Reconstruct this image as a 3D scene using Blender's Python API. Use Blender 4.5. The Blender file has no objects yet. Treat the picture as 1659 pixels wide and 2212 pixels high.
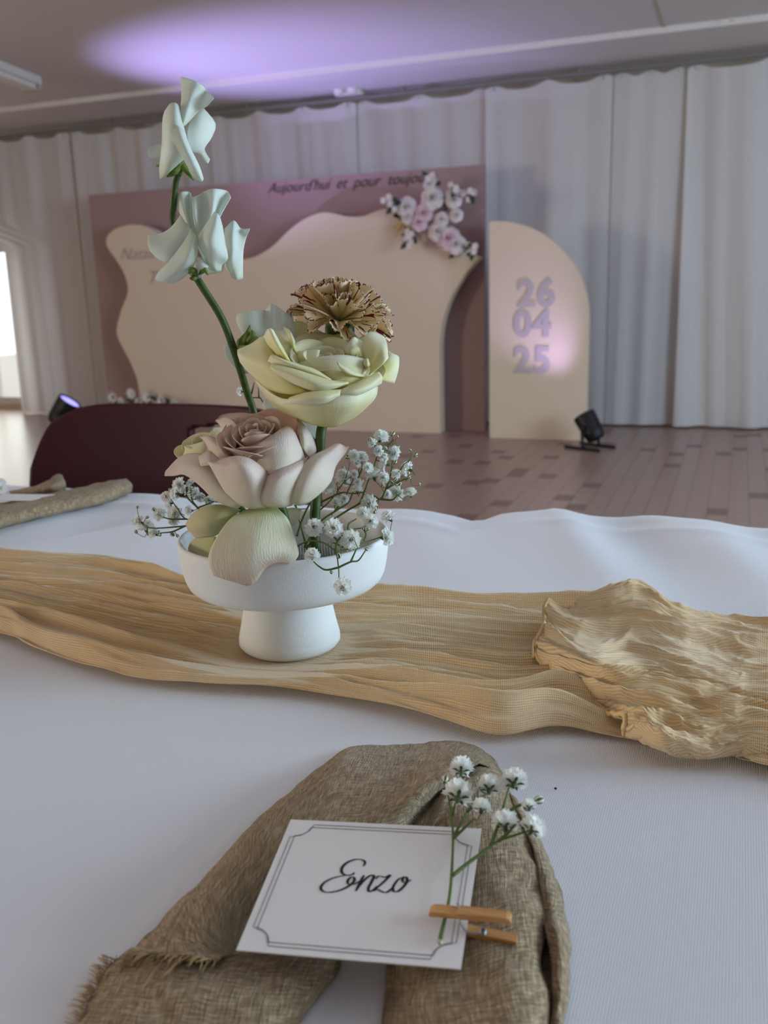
import bpy, math, random
import numpy as np
from mathutils import Vector, Matrix, Euler, noise as mnoise

# ------------------------------------------------------------------ camera
W, H, F = 1659.0, 2212.0, 2000.0
YAW, PITCH, ROLL = math.radians(21.0), math.radians(13.5), 0.03
TBL = 0.75
CAM = np.array([0.0, 0.0, 1.01])
FH = np.array([-math.sin(YAW), math.cos(YAW), 0.0])
R0 = np.array([math.cos(YAW), math.sin(YAW), 0.0])
FWD = FH * math.cos(PITCH) + np.array([0, 0, -math.sin(PITCH)])
U0 = np.cross(R0, FWD)
RT = math.cos(ROLL) * R0 - math.sin(ROLL) * U0
UP = math.cos(ROLL) * U0 + math.sin(ROLL) * R0

scene = bpy.context.scene
COL = scene.collection
cd = bpy.data.cameras.new('camera')
cam = bpy.data.objects.new('camera', cd)
COL.objects.link(cam)
cd.sensor_fit = 'VERTICAL'
cd.sensor_height = 36.0
cd.lens = F / H * 36.0
cd.clip_start = 0.02
cd.clip_end = 100
m = Matrix.Identity(4)
for i in range(3):
    m[i][0], m[i][1], m[i][2], m[i][3] = RT[i], UP[i], -FWD[i], CAM[i]
cam.matrix_world = m
cd.dof.use_dof = True
cd.dof.focus_distance = 0.58
cd.dof.aperture_fstop = cd.lens / 2.6
scene.camera = cam

# ------------------------------------------------------------------ world, exposure, daylight
world = bpy.data.worlds.new('world')
scene.world = world
world.use_nodes = True
bg = world.node_tree.nodes['Background']
bg.inputs[0].default_value = (0.82, 0.91, 1.0, 1)
bg.inputs[1].default_value = 2.2
scene.view_settings.view_transform = 'Standard'
scene.view_settings.look = 'None'
scene.view_settings.gamma = 1.0
scene.view_settings.exposure = -0.1
scene.view_settings.use_curve_mapping = False


def light(name, kind, loc, target, power, color, size=None, size_y=None, spot=None, blend=0.6, radius=0.05):
    ld = bpy.data.lights.new(name, kind)
    lo = bpy.data.objects.new(name, ld)
    COL.objects.link(lo)
    lo.location = loc
    d = Vector(target) - Vector(loc)
    lo.rotation_euler = d.to_track_quat('-Z', 'Y').to_euler()
    ld.energy = power
    ld.color = color
    if kind == 'AREA':
        ld.shape = 'RECTANGLE'
        ld.size = size
        ld.size_y = size_y or size
    if kind == 'SPOT':
        ld.spot_size = math.radians(spot)
        ld.spot_blend = blend
        ld.shadow_soft_size = radius
    if kind == 'POINT':
        ld.shadow_soft_size = radius
    return lo


# daylight entering through the window openings of the room, each light filling its opening just inside the glass
light('window_right_offscreen', 'AREA', (3.44, 1.9, 1.525), (0.0, 1.9, 1.525), 165, (0.58, 0.80, 1.0), 2.3, 1.25)
light('window_right_back_offscreen', 'AREA', (3.44, 4.7, 1.525), (0.0, 4.7, 1.525), 16, (0.50, 0.72, 1.0), 1.9, 1.25)
light('window_left_offscreen', 'AREA', (-7.72, -1.8, 1.525), (0.0, -1.8, 1.525), 210, (1.0, 0.91, 0.76), 2.4, 1.25)
light('window_back_offscreen', 'AREA', (-6.75, 7.045, 0.78), (-6.75, 4.0, 0.78), 9, (1.0, 0.97, 0.80), 1.1, 1.34)


# ------------------------------------------------------------------ projection helpers
def ray(x, y):
    return FWD + RT * ((x - W / 2) / F) - UP * ((y - H / 2) / F)


def atz(x, y, z):
    d = ray(x, y)
    return CAM + d * ((z - CAM[2]) / d[2])


def TP(x, y, h=0.0):
    """a point at height h over the table top"""
    return atz(x, y, TBL + h)


def WP(x, y, yy):
    """a point on the plane parallel to the back wall"""
    d = ray(x, y)
    return CAM + d * (yy / d[1])


BASE = TP(627, 1394, 0.004)
X0 = float(np.dot(BASE - CAM, FH))


def FP(x, y, dd=0.0):
    """a point on the upright plane through the bowl axis, dd metres nearer"""
    d = ray(x, y)
    return CAM + d * ((X0 - dd) / np.dot(d, FH))


class Z:
    """coordinates measured in an enlarged crop of the picture, depth in mm"""
    def __init__(s, x0, y0, sc, d0=0.0):
        s.x0, s.y0, s.s, s.d0 = x0, y0, sc, d0

    def __call__(s, X, Y, D=0.0):
        return FP(s.x0 + X / s.s, s.y0 + Y / s.s, s.d0 + D * 0.001)


# ------------------------------------------------------------------ object helpers
ORG = {}


def tag(o, label=None, cat=None, group=None, kind=None):
    if label: o['label'] = label
    if cat: o['category'] = cat
    if group: o['group'] = group
    if kind: o['kind'] = kind
    return o


def thing(name, loc, label, cat, group=None):
    o = bpy.data.objects.new(name, None)
    o.empty_display_size = 0.02
    COL.objects.link(o)
    o.location = Vector([float(v) for v in loc])
    ORG[o] = np.array(loc, float)
    return tag(o, label, cat, group)


def link_mesh(name, me, parent=None, loc=None):
    o = bpy.data.objects.new(name, me)
    COL.objects.link(o)
    if parent is not None:
        o.parent = parent
        if loc is not None:
            o.location = Vector([float(v) for v in (np.array(loc) - ORG[parent])])
            ORG[o] = np.array(loc, float)
        else:
            ORG[o] = ORG[parent]
    else:
        if loc is not None:
            o.location = Vector([float(v) for v in loc])
        ORG[o] = np.array(loc if loc is not None else (0, 0, 0), float)
    return o


def mesh(name, V, Fc, mat, parent=None, origin=None, smooth=True, thick=0.0, attrs=None, mats=None, fmat=None, sub=0, offset=0.0):
    V = np.asarray(V, float)
    if parent is not None:
        org = ORG[parent]
    else:
        org = np.array(origin if origin is not None else (V.mean(0)[0], V.mean(0)[1], V[:, 2].min()), float)
    me = bpy.data.meshes.new(name)
    me.from_pydata((V - org).tolist(), [], [list(map(int, f)) for f in Fc])
    for mm in (mats or [mat]):
        me.materials.append(mm)
    if fmat is not None:
        me.polygons.foreach_set('material_index', np.asarray(fmat, dtype=np.int32))
    me.polygons.foreach_set('use_smooth', np.full(len(me.polygons), smooth))
    for k, a in (attrs or {}).items():
        at = me.attributes.new(k, 'FLOAT', 'POINT')
        at.data.foreach_set('value', np.asarray(a, dtype=np.float32).ravel())
    me.update()
    o = bpy.data.objects.new(name, me)
    COL.objects.link(o)
    if parent is not None:
        o.parent = parent
    else:
        o.location = Vector(org.tolist())
    ORG[o] = org
    if thick:
        sm = o.modifiers.new('thickness', 'SOLIDIFY')
        sm.thickness = thick
        sm.offset = offset
    if sub:
        ss = o.modifiers.new('smooth', 'SUBSURF')
        ss.levels = ss.render_levels = sub
    return o


def grid_faces(nr, nc, wrap=False):
    f = []
    for i in range(nr - 1):
        for j in range(nc if wrap else nc - 1):
            k = (j + 1) % nc
            f.append((i * nc + j, i * nc + k, (i + 1) * nc + k, (i + 1) * nc + j))
    return f


def cr_matrix(n, s):
    """Catmull-Rom sampling matrix, n control points to s samples"""
    M = np.zeros((s, n))
    for a in range(s):
        t = a / (s - 1) * (n - 1)
        i = min(int(t), n - 2)
        u = t - i
        w = [(-u + 2 * u * u - u ** 3) / 2, (2 - 5 * u * u + 3 * u ** 3) / 2, (u + 4 * u * u - 3 * u ** 3) / 2, (-u * u + u ** 3) / 2]
        for k, ww in zip((i - 1, i, i + 1, i + 2), w):
            if k < 0:
                M[a, 0] += 2 * ww
                M[a, 1] -= ww
            elif k >= n:
                M[a, n - 1] += 2 * ww
                M[a, n - 2] -= ww
            else:
                M[a, k] += ww
    return M


def patch_pts(ctrl, nr, nc):
    P = np.asarray(ctrl, float)
    A = cr_matrix(P.shape[0], nr)
    B = cr_matrix(P.shape[1], nc)
    return np.einsum('ri,ijk,cj->rck', A, P, B)


def patch(name, rows, mat, parent, zf, nr=16, nc=16, thick=0.0005, wrinkle=0.0, wfreq=60.0, seed=0, push=0.0):
    ctrl = [[zf(*p) for p in r] for r in rows]
    P = patch_pts(ctrl, nr, nc)
    if wrinkle:
        # push along view-facing normal with smooth noise
        du = np.gradient(P, axis=0)
        dv = np.gradient(P, axis=1)
        n = np.cross(du, dv)
        n /= np.linalg.norm(n, axis=2, keepdims=True) + 1e-12
        for i in range(nr):
            for j in range(nc):
                q = P[i, j] * wfreq
                P[i, j] += n[i, j] * wrinkle * mnoise.noise(Vector((q[0] + seed, q[1], q[2])))
    r = np.repeat(np.linspace(0, 1, nr)[:, None], nc, 1)
    c = np.repeat(np.linspace(0, 1, nc)[None, :], nr, 0)
    return mesh(name, P.reshape(-1, 3), grid_faces(nr, nc), mat, parent, thick=thick, attrs={'rv': r, 'cv': c})


def tube_geo(pts, rad, seg=6, cap=True):
    P = np.asarray(pts, float)
    n = len(P)
    rad = np.full(n, rad) if np.isscalar(rad) else np.asarray(rad, float)
    T = np.gradient(P, axis=0)
    T /= np.linalg.norm(T, axis=1, keepdims=True) + 1e-12
    a = np.array([0, 0, 1.0]) if abs(T[0][2]) < 0.9 else np.array([1.0, 0, 0])
    N = np.cross(T[0], a)
    N /= np.linalg.norm(N)
    V = []
    for i in range(n):
        N = N - T[i] * np.dot(N, T[i])
        N /= np.linalg.norm(N) + 1e-12
        Bn = np.cross(T[i], N)
        for k in range(seg):
            t = 2 * math.pi * k / seg
            V.append(P[i] + rad[i] * (math.cos(t) * N + math.sin(t) * Bn))
    Fc = grid_faces(n, seg, True)
    if cap:
        Fc.append(list(range(seg))[::-1])
        Fc.append(list(range((n - 1) * seg, n * seg)))
    return V, Fc


def smooth_line(pts, n=16):
    P = np.asarray(pts, float)
    if len(P) < 3:
        return np.array([P[0] + (P[-1] - P[0]) * t for t in np.linspace(0, 1, max(2, n // 3))])
    return cr_matrix(len(P), n) @ P


class MB:
    def __init__(s):
        s.V, s.F, s.M = [], [], []

    def add(s, V, Fc, mi=0):
        o = len(s.V)
        s.V += [np.asarray(v, float) for v in V]
        s.F += [[i + o for i in f] for f in Fc]
        s.M += [mi] * len(Fc)

    def tube(s, pts, rad, seg=6, n=None, mi=0):
        if n: pts = smooth_line(pts, n)
        if n and not np.isscalar(rad):
            rad = np.interp(np.linspace(0, 1, len(pts)), np.linspace(0, 1, len(rad)), rad)
        s.add(*tube_geo(pts, rad, seg), mi)

    def box(s, lo, hi, mi=0):
        x0, y0, z0 = lo
        x1, y1, z1 = hi
        V = [(x0, y0, z0), (x1, y0, z0), (x1, y1, z0), (x0, y1, z0), (x0, y0, z1), (x1, y0, z1), (x1, y1, z1), (x0, y1, z1)]
        s.add(V, [(0, 3, 2, 1), (4, 5, 6, 7), (0, 1, 5, 4), (1, 2, 6, 5), (2, 3, 7, 6), (3, 0, 4, 7)], mi)

    def hexa(s, V, mi=0):
        s.add(V, [(0, 3, 2, 1), (4, 5, 6, 7), (0, 1, 5, 4), (1, 2, 6, 5), (2, 3, 7, 6), (3, 0, 4, 7)], mi)

    def prism(s, poly, ext, mi=0):
        """closed 3D outline extruded by the vector ext"""
        n = len(poly)
        poly = [np.asarray(p, float) for p in poly]
        V = poly + [p + ext for p in poly]
        s.add(V, [list(range(n))[::-1], list(range(n, 2 * n))] + [(i, (i + 1) % n, n + (i + 1) % n, n + i) for i in range(n)], mi)

    def ellipsoid(s, c, r, ns=10, nr=7, mi=None, rot=None):
        V, Fc = [], []
        for i in range(nr + 1):
            a = math.pi * i / nr
            for k in range(ns):
                t = 2 * math.pi * k / ns
                p = np.array([r[0] * math.sin(a) * math.cos(t), r[1] * math.sin(a) * math.sin(t), r[2] * math.cos(a)])
                if rot is not None: p = rot @ p
                V.append(np.array(c) + p)
        s.add(V, grid_faces(nr + 1, ns, True), mi or 0)

    def lathe(s, prof, c=(0, 0, 0), ns=48, mi=0):
        V = []
        for r, z in prof:
            for k in range(ns):
                t = 2 * math.pi * k / ns
                V.append((c[0] + r * math.cos(t), c[1] + r * math.sin(t), c[2] + z))
        s.add(V, grid_faces(len(prof), ns, True), mi)

    def build(s, name, mat, parent=None, **k):
        mats = mat if isinstance(mat, (list, tuple)) else [mat]
        return mesh(name, s.V, s.F, None, parent, mats=mats, fmat=s.M, **k)


# ------------------------------------------------------------------ materials
def srgb(r, g, b):
    f = lambda c: (c / 255 / 12.92) if c / 255 <= 0.04045 else ((c / 255 + 0.055) / 1.055) ** 2.4
    return (f(r), f(g), f(b), 1.0)


class Mat:
    def __init__(s, name, col, rough=0.6, spec=0.4, metal=0.0, sheen=0.0):
        s.m = bpy.data.materials.new(name)
        s.m.use_nodes = True
        s.t = s.m.node_tree
        s.n = s.t.nodes
        s.p = s.n['Principled BSDF']
        s.out = s.n['Material Output']
        s.p.inputs['Base Color'].default_value = col
        s.p.inputs['Roughness'].default_value = rough
        s.p.inputs['Specular IOR Level'].default_value = spec
        s.p.inputs['Metallic'].default_value = metal
        if sheen:
            s.p.inputs['Sheen Weight'].default_value = sheen
        s.surf = s.p.outputs[0]
        s.h = None

    def node(s, kind, **kw):
        nd = s.n.new(kind)
        for k, v in kw.items():
            if k in nd.inputs.keys():
                nd.inputs[k].default_value = v
            else:
                setattr(nd, k, v)
        return nd

    def lk(s, a, b):
        s.t.links.new(a, b)

    def coord(s, kind='Object', scale=(1, 1, 1), rot=(0, 0, 0)):
        tc = s.node('ShaderNodeTexCoord')
        mp = s.node('ShaderNodeMapping')
        mp.inputs['Scale'].default_value = scale
        mp.inputs['Rotation'].default_value = rot
        s.lk(tc.outputs[kind], mp.inputs[0])
        return mp.outputs[0]

    def noise(s, co, scale=10, detail=4, rough=0.55):
        nd = s.node('ShaderNodeTexNoise', Scale=scale, Detail=detail, Roughness=rough)
        s.lk(co, nd.inputs['Vector'])
        return nd.outputs[0]

    def wave(s, co, scale=100, dist=0.0, direction='X', detail=0):
        nd = s.node('ShaderNodeTexWave', Scale=scale, Distortion=dist)
        nd.bands_direction = direction
        nd.inputs['Detail'].default_value = detail
        s.lk(co, nd.inputs['Vector'])
        return nd.outputs[1]

    def ramp(s, fac, stops):
        r = s.node('ShaderNodeValToRGB')
        el = r.color_ramp.elements
        while len(el) < len(stops): el.new(0.5)
        for e, (p, c) in zip(el, stops):
            e.position, e.color = p, c
        s.lk(fac, r.inputs[0])
        return r.outputs[0]

    def math(s, op, a, b=None):
        nd = s.node('ShaderNodeMath', operation=op)
        for i, v in enumerate((a, b)):
            if v is None: continue
            if isinstance(v, (int, float)): nd.inputs[i].default_value = v
            else: s.lk(v, nd.inputs[i])
        return nd.outputs[0]

    def mix(s, fac, a, b):
        nd = s.node('ShaderNodeMix')
        nd.data_type = 'RGBA'
        for i, v in ((0, fac), (6, a), (7, b)):
            if isinstance(v, (int, float, tuple)): nd.inputs[i].default_value = v
            else: s.lk(v, nd.inputs[i])
        return nd.outputs[2]

    def color(s, sock):
        s.lk(sock, s.p.inputs['Base Color'])
        return s

    def bump(s, h, dist=0.001, strength=0.5):
        b = s.node('ShaderNodeBump', Strength=strength, Distance=dist)
        s.lk(h, b.inputs['Height'])
        if s.h is not None: s.lk(s.h, b.inputs['Normal'])
        s.h = b.outputs[0]
        s.lk(s.h, s.p.inputs['Normal'])
        return s

    def attr(s, name):
        nd = s.node('ShaderNodeAttribute')
        nd.attribute_name = name
        return nd.outputs['Fac']

    def translucent(s, fac=0.3, col=None):
        tr = s.node('ShaderNodeBsdfTranslucent')
        src = s.p.inputs['Base Color']
        if col: tr.inputs[0].default_value = col
        elif src.is_linked: s.lk(src.links[0].from_socket, tr.inputs[0])
        else: tr.inputs[0].default_value = src.default_value
        mx = s.node('ShaderNodeMixShader')
        mx.inputs[0].default_value = fac
        s.lk(s.surf, mx.inputs[1])
        s.lk(tr.outputs[0], mx.inputs[2])
        s.surf = mx.outputs[0]
        s.lk(s.surf, s.out.inputs[0])
        return s

    def transparent(s, fac):
        tr = s.node('ShaderNodeBsdfTransparent')
        mx = s.node('ShaderNodeMixShader')
        if isinstance(fac, (int, float)): mx.inputs[0].default_value = fac
        else: s.lk(fac, mx.inputs[0])
        s.lk(s.surf, mx.inputs[1])
        s.lk(tr.outputs[0], mx.inputs[2])
        s.surf = mx.outputs[0]
        s.lk(s.surf, s.out.inputs[0])
        return s


def petal_mat(name, stops, trans=0.28, vein=0.25, rough=0.55):
    m = Mat(name, (1, 1, 1, 1), rough, 0.25, sheen=0.15)
    c = m.ramp(m.attr('rv'), stops)
    n = m.noise(m.coord('Object', (1, 1, 1)), 90, 3)
    c2 = m.mix(m.math('MULTIPLY', n, 0.16), c, (stops[0][1][0] * .8, stops[0][1][1] * .8, stops[0][1][2] * .7, 1))
    m.color(c2)
    cv = m.node('ShaderNodeCombineXYZ')
    m.lk(m.attr('cv'), cv.inputs[0])
    m.lk(m.attr('rv'), cv.inputs[1])
    mp = m.node('ShaderNodeMapping')
    mp.inputs['Scale'].default_value = (26, 3, 1)
    m.lk(cv.outputs[0], mp.inputs[0])
    m.bump(m.noise(mp.outputs[0], 2.2, 3), 0.0016, vein)
    m.translucent(trans)
    return m.m


M = {}
M['sweetpea'] = petal_mat('sweet_pea_petal', [(0, srgb(238, 246, 238)), (0.6, srgb(246, 251, 245)), (1, srgb(236, 246, 226))], 0.4, 0.35)
M['cream'] = petal_mat('cream_petal', [(0, srgb(250, 249, 226)), (0.4, srgb(247, 243, 196)), (1, srgb(236, 226, 138))], 0.28, 0.2)
M['cream_core'] = petal_mat('cream_inner_petal', [(0, srgb(240, 228, 150)), (0.5, srgb(244, 236, 180)), (1, srgb(246, 241, 205))], 0.25, 0.12)
M['blush'] = petal_mat('blush_petal', [(0, srgb(232, 206, 196)), (0.25, srgb(240, 224, 214)), (1, srgb(242, 234, 208))], 0.24, 0.35)
M['blush_core'] = petal_mat('blush_inner_petal', [(0, srgb(212, 166, 148)), (0.5, srgb(228, 190, 174)), (1, srgb(238, 214, 200))], 0.22, 0.15)
M['droop'] = petal_mat('droop_petal', [(0, srgb(206, 212, 120)), (0.2, srgb(232, 230, 196)), (0.86, srgb(240, 230, 210)), (1, srgb(232, 204, 186))], 0.2, 0.45)
M['droop_green'] = petal_mat('guard_petal', [(0, srgb(190, 196, 120)), (0.5, srgb(220, 214, 170)), (1, srgb(222, 200, 160))], 0.2, 0.3)

mt = Mat('stem_green', srgb(60, 92, 40), 0.45, 0.4)
mt.color(mt.ramp(mt.noise(mt.coord('Object'), 120, 3), [(0.3, srgb(42, 66, 20)), (0.75, srgb(78, 100, 36))]))
M['stem'] = mt.m
mt = Mat('twig_green', srgb(88, 104, 48), 0.5, 0.3)
M['twig'] = mt.m
mt = Mat('calyx_green', srgb(104, 128, 56), 0.5, 0.3)
mt.color(mt.ramp(mt.noise(mt.coord('Object'), 200, 3), [(0.3, srgb(84, 112, 44)), (0.75, srgb(150, 168, 88))])).translucent(0.2)
M['calyx'] = mt.m
mt = Mat('bud_cream', srgb(226, 226, 200), 0.5, 0.3)
M['budc'] = mt.m
mt = Mat('bud_green', srgb(76, 88, 50), 0.5, 0.3)
M['budg'] = mt.m
mt = Mat('gyp_petal', srgb(254, 255, 251), 0.6, 0.2).translucent(0.42)
M['gyp'] = mt.m

mt = Mat('matt_ceramic', srgb(226, 228, 226), 0.62, 0.3)
mt.bump(mt.noise(mt.coord('Object'), 700, 2), 0.0004, 0.35)
M['ceramic'] = mt.m

mt = Mat('white_satin_cloth', srgb(232, 232, 238), 0.55, 0.35, sheen=0.3)
co = mt.coord('Object')
wv = mt.math('ADD', mt.wave(co, 260, 0, 'X'), mt.wave(co, 260, 0, 'Y'))
mt.bump(wv, 0.0002, 0.25)
M['cloth'] = mt.m

def weave(m, period, jit=0.35):
    """plain weave laid in the cloth's own length and width (metres)"""
    cb = m.node('ShaderNodeCombineXYZ')
    m.lk(m.attr('ru'), cb.inputs[0]); m.lk(m.attr('rw'), cb.inputs[1])
    nz = m.noise(cb.outputs[0], 220, 2)
    k = 2 * math.pi / period
    a_ = m.math('SINE', m.math('ADD', m.math('MULTIPLY', m.attr('ru'), k), m.math('MULTIPLY', nz, 6 * jit)))
    b_ = m.math('SINE', m.math('ADD', m.math('MULTIPLY', m.attr('rw'), k), m.math('MULTIPLY', nz, 6 * jit)))
    return a_, b_, cb.outputs[0]


mt = Mat('gauze', srgb(222, 188, 138), 0.85, 0.1, sheen=0.4)
a_, b_, uv = weave(mt, .0011)
wv = mt.math('MAXIMUM', a_, b_)
nz = mt.noise(mt.coord('Object'), 9, 4)
mt.color(mt.ramp(nz, [(0.3, srgb(238, 204, 152)), (0.7, srgb(252, 228, 188))]))
mt.bump(wv, 0.0003, 0.15)
mpn = mt.node('ShaderNodeMapping'); mpn.inputs['Scale'].default_value = (16, 120, 1)
mt.lk(uv, mpn.inputs[0])
mt.bump(mt.noise(mpn.outputs[0], 2.2, 4), 0.004, 0.5)
mt.translucent(0.15)
mt.transparent(mt.math('MULTIPLY', mt.math('LESS_THAN', wv, 0.1), 0.5))
M['gauze'] = mt.m

mt = Mat('linen', srgb(150, 126, 94), 0.9, 0.1, sheen=0.25)
a_, b_, uv = weave(mt, .0011, .5)
def stretched(m, uv, sc, k):
    mp = m.node('ShaderNodeMapping'); mp.inputs['Scale'].default_value = sc
    m.lk(uv, mp.inputs[0])
    return m.noise(mp.outputs[0], k, 3, .6)
t1, t2 = stretched(mt, uv, (1, 9, 1), 110), stretched(mt, uv, (9, 1, 1), 110)
th = mt.math('ADD', t1, t2)
mt.color(mt.ramp(mt.math('MULTIPLY', th, .5), [(0.38, srgb(112, 90, 64)), (0.5, srgb(156, 132, 100)), (0.62, srgb(202, 180, 146))]))
mt.bump(th, 0.0014, 0.8)
mt.bump(mt.math('ADD', a_, b_), 0.0002, 0.5)
mt.bump(mt.noise(mt.coord('Object', (1, 0.5, 1), (0, 0, 0.5)), 55, 4, .6), 0.006, 0.45)
M['linen'] = mt.m
mt = Mat('hem_tan', srgb(222, 186, 136), 0.85, 0.1)
M['hemtan'] = mt.m
mt = Mat('linen_thread', srgb(176, 150, 112), 0.9, 0.1)
M['thread'] = mt.m

mt = Mat('card_stock', srgb(240, 234, 232), 0.7, 0.3)
M['card'] = mt.m
mt = Mat('black_ink', srgb(40, 38, 40), 0.5, 0.3)
M['ink'] = mt.m
mt = Mat('grey_ink', srgb(110, 106, 108), 0.6, 0.3)
M['inkg'] = mt.m
mt = Mat('lilac_ink', srgb(172, 152, 158), 0.6, 0.3)
M['inkl'] = mt.m
mt = Mat('peg_wood', srgb(206, 152, 96), 0.6, 0.3)
mt.color(mt.ramp(mt.noise(mt.coord('Object', (6, 60, 60)), 6, 4), [(0.3, srgb(186, 128, 74)), (0.7, srgb(220, 172, 116))]))
M['wood'] = mt.m
mt = Mat('spring_steel', srgb(170, 175, 180), 0.3, 0.5, 1.0)
M['steel'] = mt.m

mt = Mat('burgundy_plastic', srgb(64, 6, 22), 0.5, 0.3)
M['burgundy'] = mt.m
mt = Mat('chrome_tube', srgb(150, 150, 155), 0.25, 0.5, 1.0)
M['chrome'] = mt.m
mt = Mat('black_housing', srgb(8, 8, 11), 0.5, 0.4)
M['black'] = mt.m

mt = Mat('sheer_curtain', srgb(226, 222, 222), 0.8, 0.1, sheen=0.3).translucent(0.3)
M['curtain'] = mt.m
mt = Mat('ceiling_paint', srgb(214, 208, 206), 0.6, 0.35)
mt.bump(mt.noise(mt.coord('Object'), 1.5, 3), 0.02, 0.15)
M['ceil'] = mt.m
mt = Mat('wall_paint', srgb(190, 178, 164), 0.8, 0.2)
M['wall'] = mt.m
mt = Mat('rail_grey', srgb(120, 118, 116), 0.5, 0.4)
M['rail'] = mt.m
mt = Mat('mauve_board', srgb(160, 132, 130), 0.7, 0.25)
M['mauve'] = mt.m
mt = Mat('cream_board', srgb(216, 198, 176), 0.7, 0.25)
M['creamb'] = mt.m
mt = Mat('frosted_numerals', srgb(182, 172, 172), 0.45, 0.4)
M['numeral'] = mt.m
mt = Mat('parquet', srgb(172, 132, 108), 0.30, 0.5)
mt.color(mt.ramp(mt.noise(mt.coord('Object', (3, 30, 1)), 6, 4), [(0.3, srgb(150, 124, 110)), (0.7, srgb(170, 142, 126))]))
M['parquet'] = mt.m
mt = Mat('parquet_dark', srgb(128, 100, 92), 0.38, 0.4)
M['parquetd'] = mt.m
mt = Mat('table_wood', srgb(150, 120, 90), 0.5, 0.3)
M['tablewood'] = mt.m
mt = Mat('leaf', srgb(70, 88, 52), 0.5, 0.3).translucent(0.2)
M['leaf'] = mt.m
mt = Mat('far_petal', srgb(246, 238, 234), 0.6, 0.2).translucent(0.25)
M['farpetal'] = mt.m
mt = Mat('far_petal_pink', srgb(246, 220, 226), 0.6, 0.2).translucent(0.25)
M['farpink'] = mt.m
mt = Mat('dry_grass', srgb(206, 178, 120), 0.8, 0.1)
M['dry'] = mt.m
mt = Mat('lamp_white', srgb(226, 220, 214), 0.5, 0.4)
M['lampw'] = mt.m
mt = Mat('clear_pin', srgb(225, 232, 232), 0.15, 0.5)
mt.p.inputs['Transmission Weight'].default_value = 0.7
M['clear'] = mt.m
mt = Mat('window_glass', (1, 1, 1, 1), 0.02, 0.5).transparent(0.92)
M['glass'] = mt.m
mt = Mat('violet_lens', srgb(170, 160, 255), 0.3, 0.5)
mt.p.inputs['Emission Color'].default_value = (0.36, 0.34, 1.0, 1)
mt.p.inputs['Emission Strength'].default_value = 1.6
M['lens'] = mt.m

rng = random.Random(7)

# ================================================================== THE ROOM
YC = 6.78          # hanging plane of the curtains
YWALL = 7.02
ZC = 2.46


def struct(name, mb, mat, **k):
    o = mb.build(name, mat, smooth=False, **k)
    o['kind'] = 'structure'
    return o


# floor with parquet blocks
mb = MB(); mb.box((-7.7, -3.6, -0.1), (3.4, 7.2, 0.0))
floor = struct('floor', mb, M['parquet'], origin=(0, 0, 0))
bw, bl = 0.088, 0.125
light_blocks = MB()
block_me = None
for i in range(int(4.9 / bw)):
    for j in range(int(4.6 / bl)):
        x0 = -3.7 + i * bw
        y0 = 2.15 + j * bl + (bl / 2 if i % 2 else 0)
        if y0 + bl > 6.72: continue
        if rng.random() < 0.075:
            if block_me is None:
                b = MB(); b.box((-bw / 2 + .001, -bl / 2 + .001, 0), (bw / 2 - .001, bl / 2 - .001, 0.004))
                ob = b.build('parquet_block', M['parquetd'], floor, smooth=False)
                block_me = ob.data
                ob.location = (x0 + bw / 2, y0 + bl / 2, 0)
            else:
                link_mesh('parquet_block', block_me, floor, (x0 + bw / 2, y0 + bl / 2, 0))
        else:
            light_blocks.box((x0 + .001, y0 + .001, 0), (x0 + bw - .001, y0 + bl - .001, 0.004))
o = light_blocks.build('pale_parquet_blocks', M['parquet'], floor, smooth=False)
o['kind'] = 'stuff'

mb = MB(); mb.box((-7.7, -3.6, ZC), (3.4, 7.2, ZC + 0.1))
ceiling = struct('ceiling', mb, M['ceil'], origin=(0, 0, ZC))
# plasterboard joint strip and a shallow downstand band beside the curtain rail
mb = MB(); mb.box((-7.7, 6.15, ZC - 0.035), (3.4, 7.1, ZC + 0.001))
struct('trim_1', mb, M['ceil'], origin=(0, 6.6, ZC))
p = WP(1480, 60, 4.6)
mb = MB(); mb.box((-0.52, 3.5, ZC - 0.004), (-0.505, 6.15, ZC + .001))
struct('trim_2', mb, M['wall'], origin=(-.5, 5, ZC))

# back wall with the window beside the curtain
wx0, wx1, wz0, wz1 = -7.35, -6.02, 0.06, 1.50
mb = MB()
mb.box((-7.7, YWALL, -.05), (wx0, YWALL + .16, ZC + .05))
mb.box((wx1, YWALL, -.05), (3.4, YWALL + .16, ZC + .05))
mb.box((wx0, YWALL, wz1), (wx1, YWALL + .16, ZC + .05))
mb.box((wx0, YWALL, -.05), (wx1, YWALL + .16, wz0))
struct('wall_back', mb, M['wall'], origin=(0, YWALL, 0))


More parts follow.
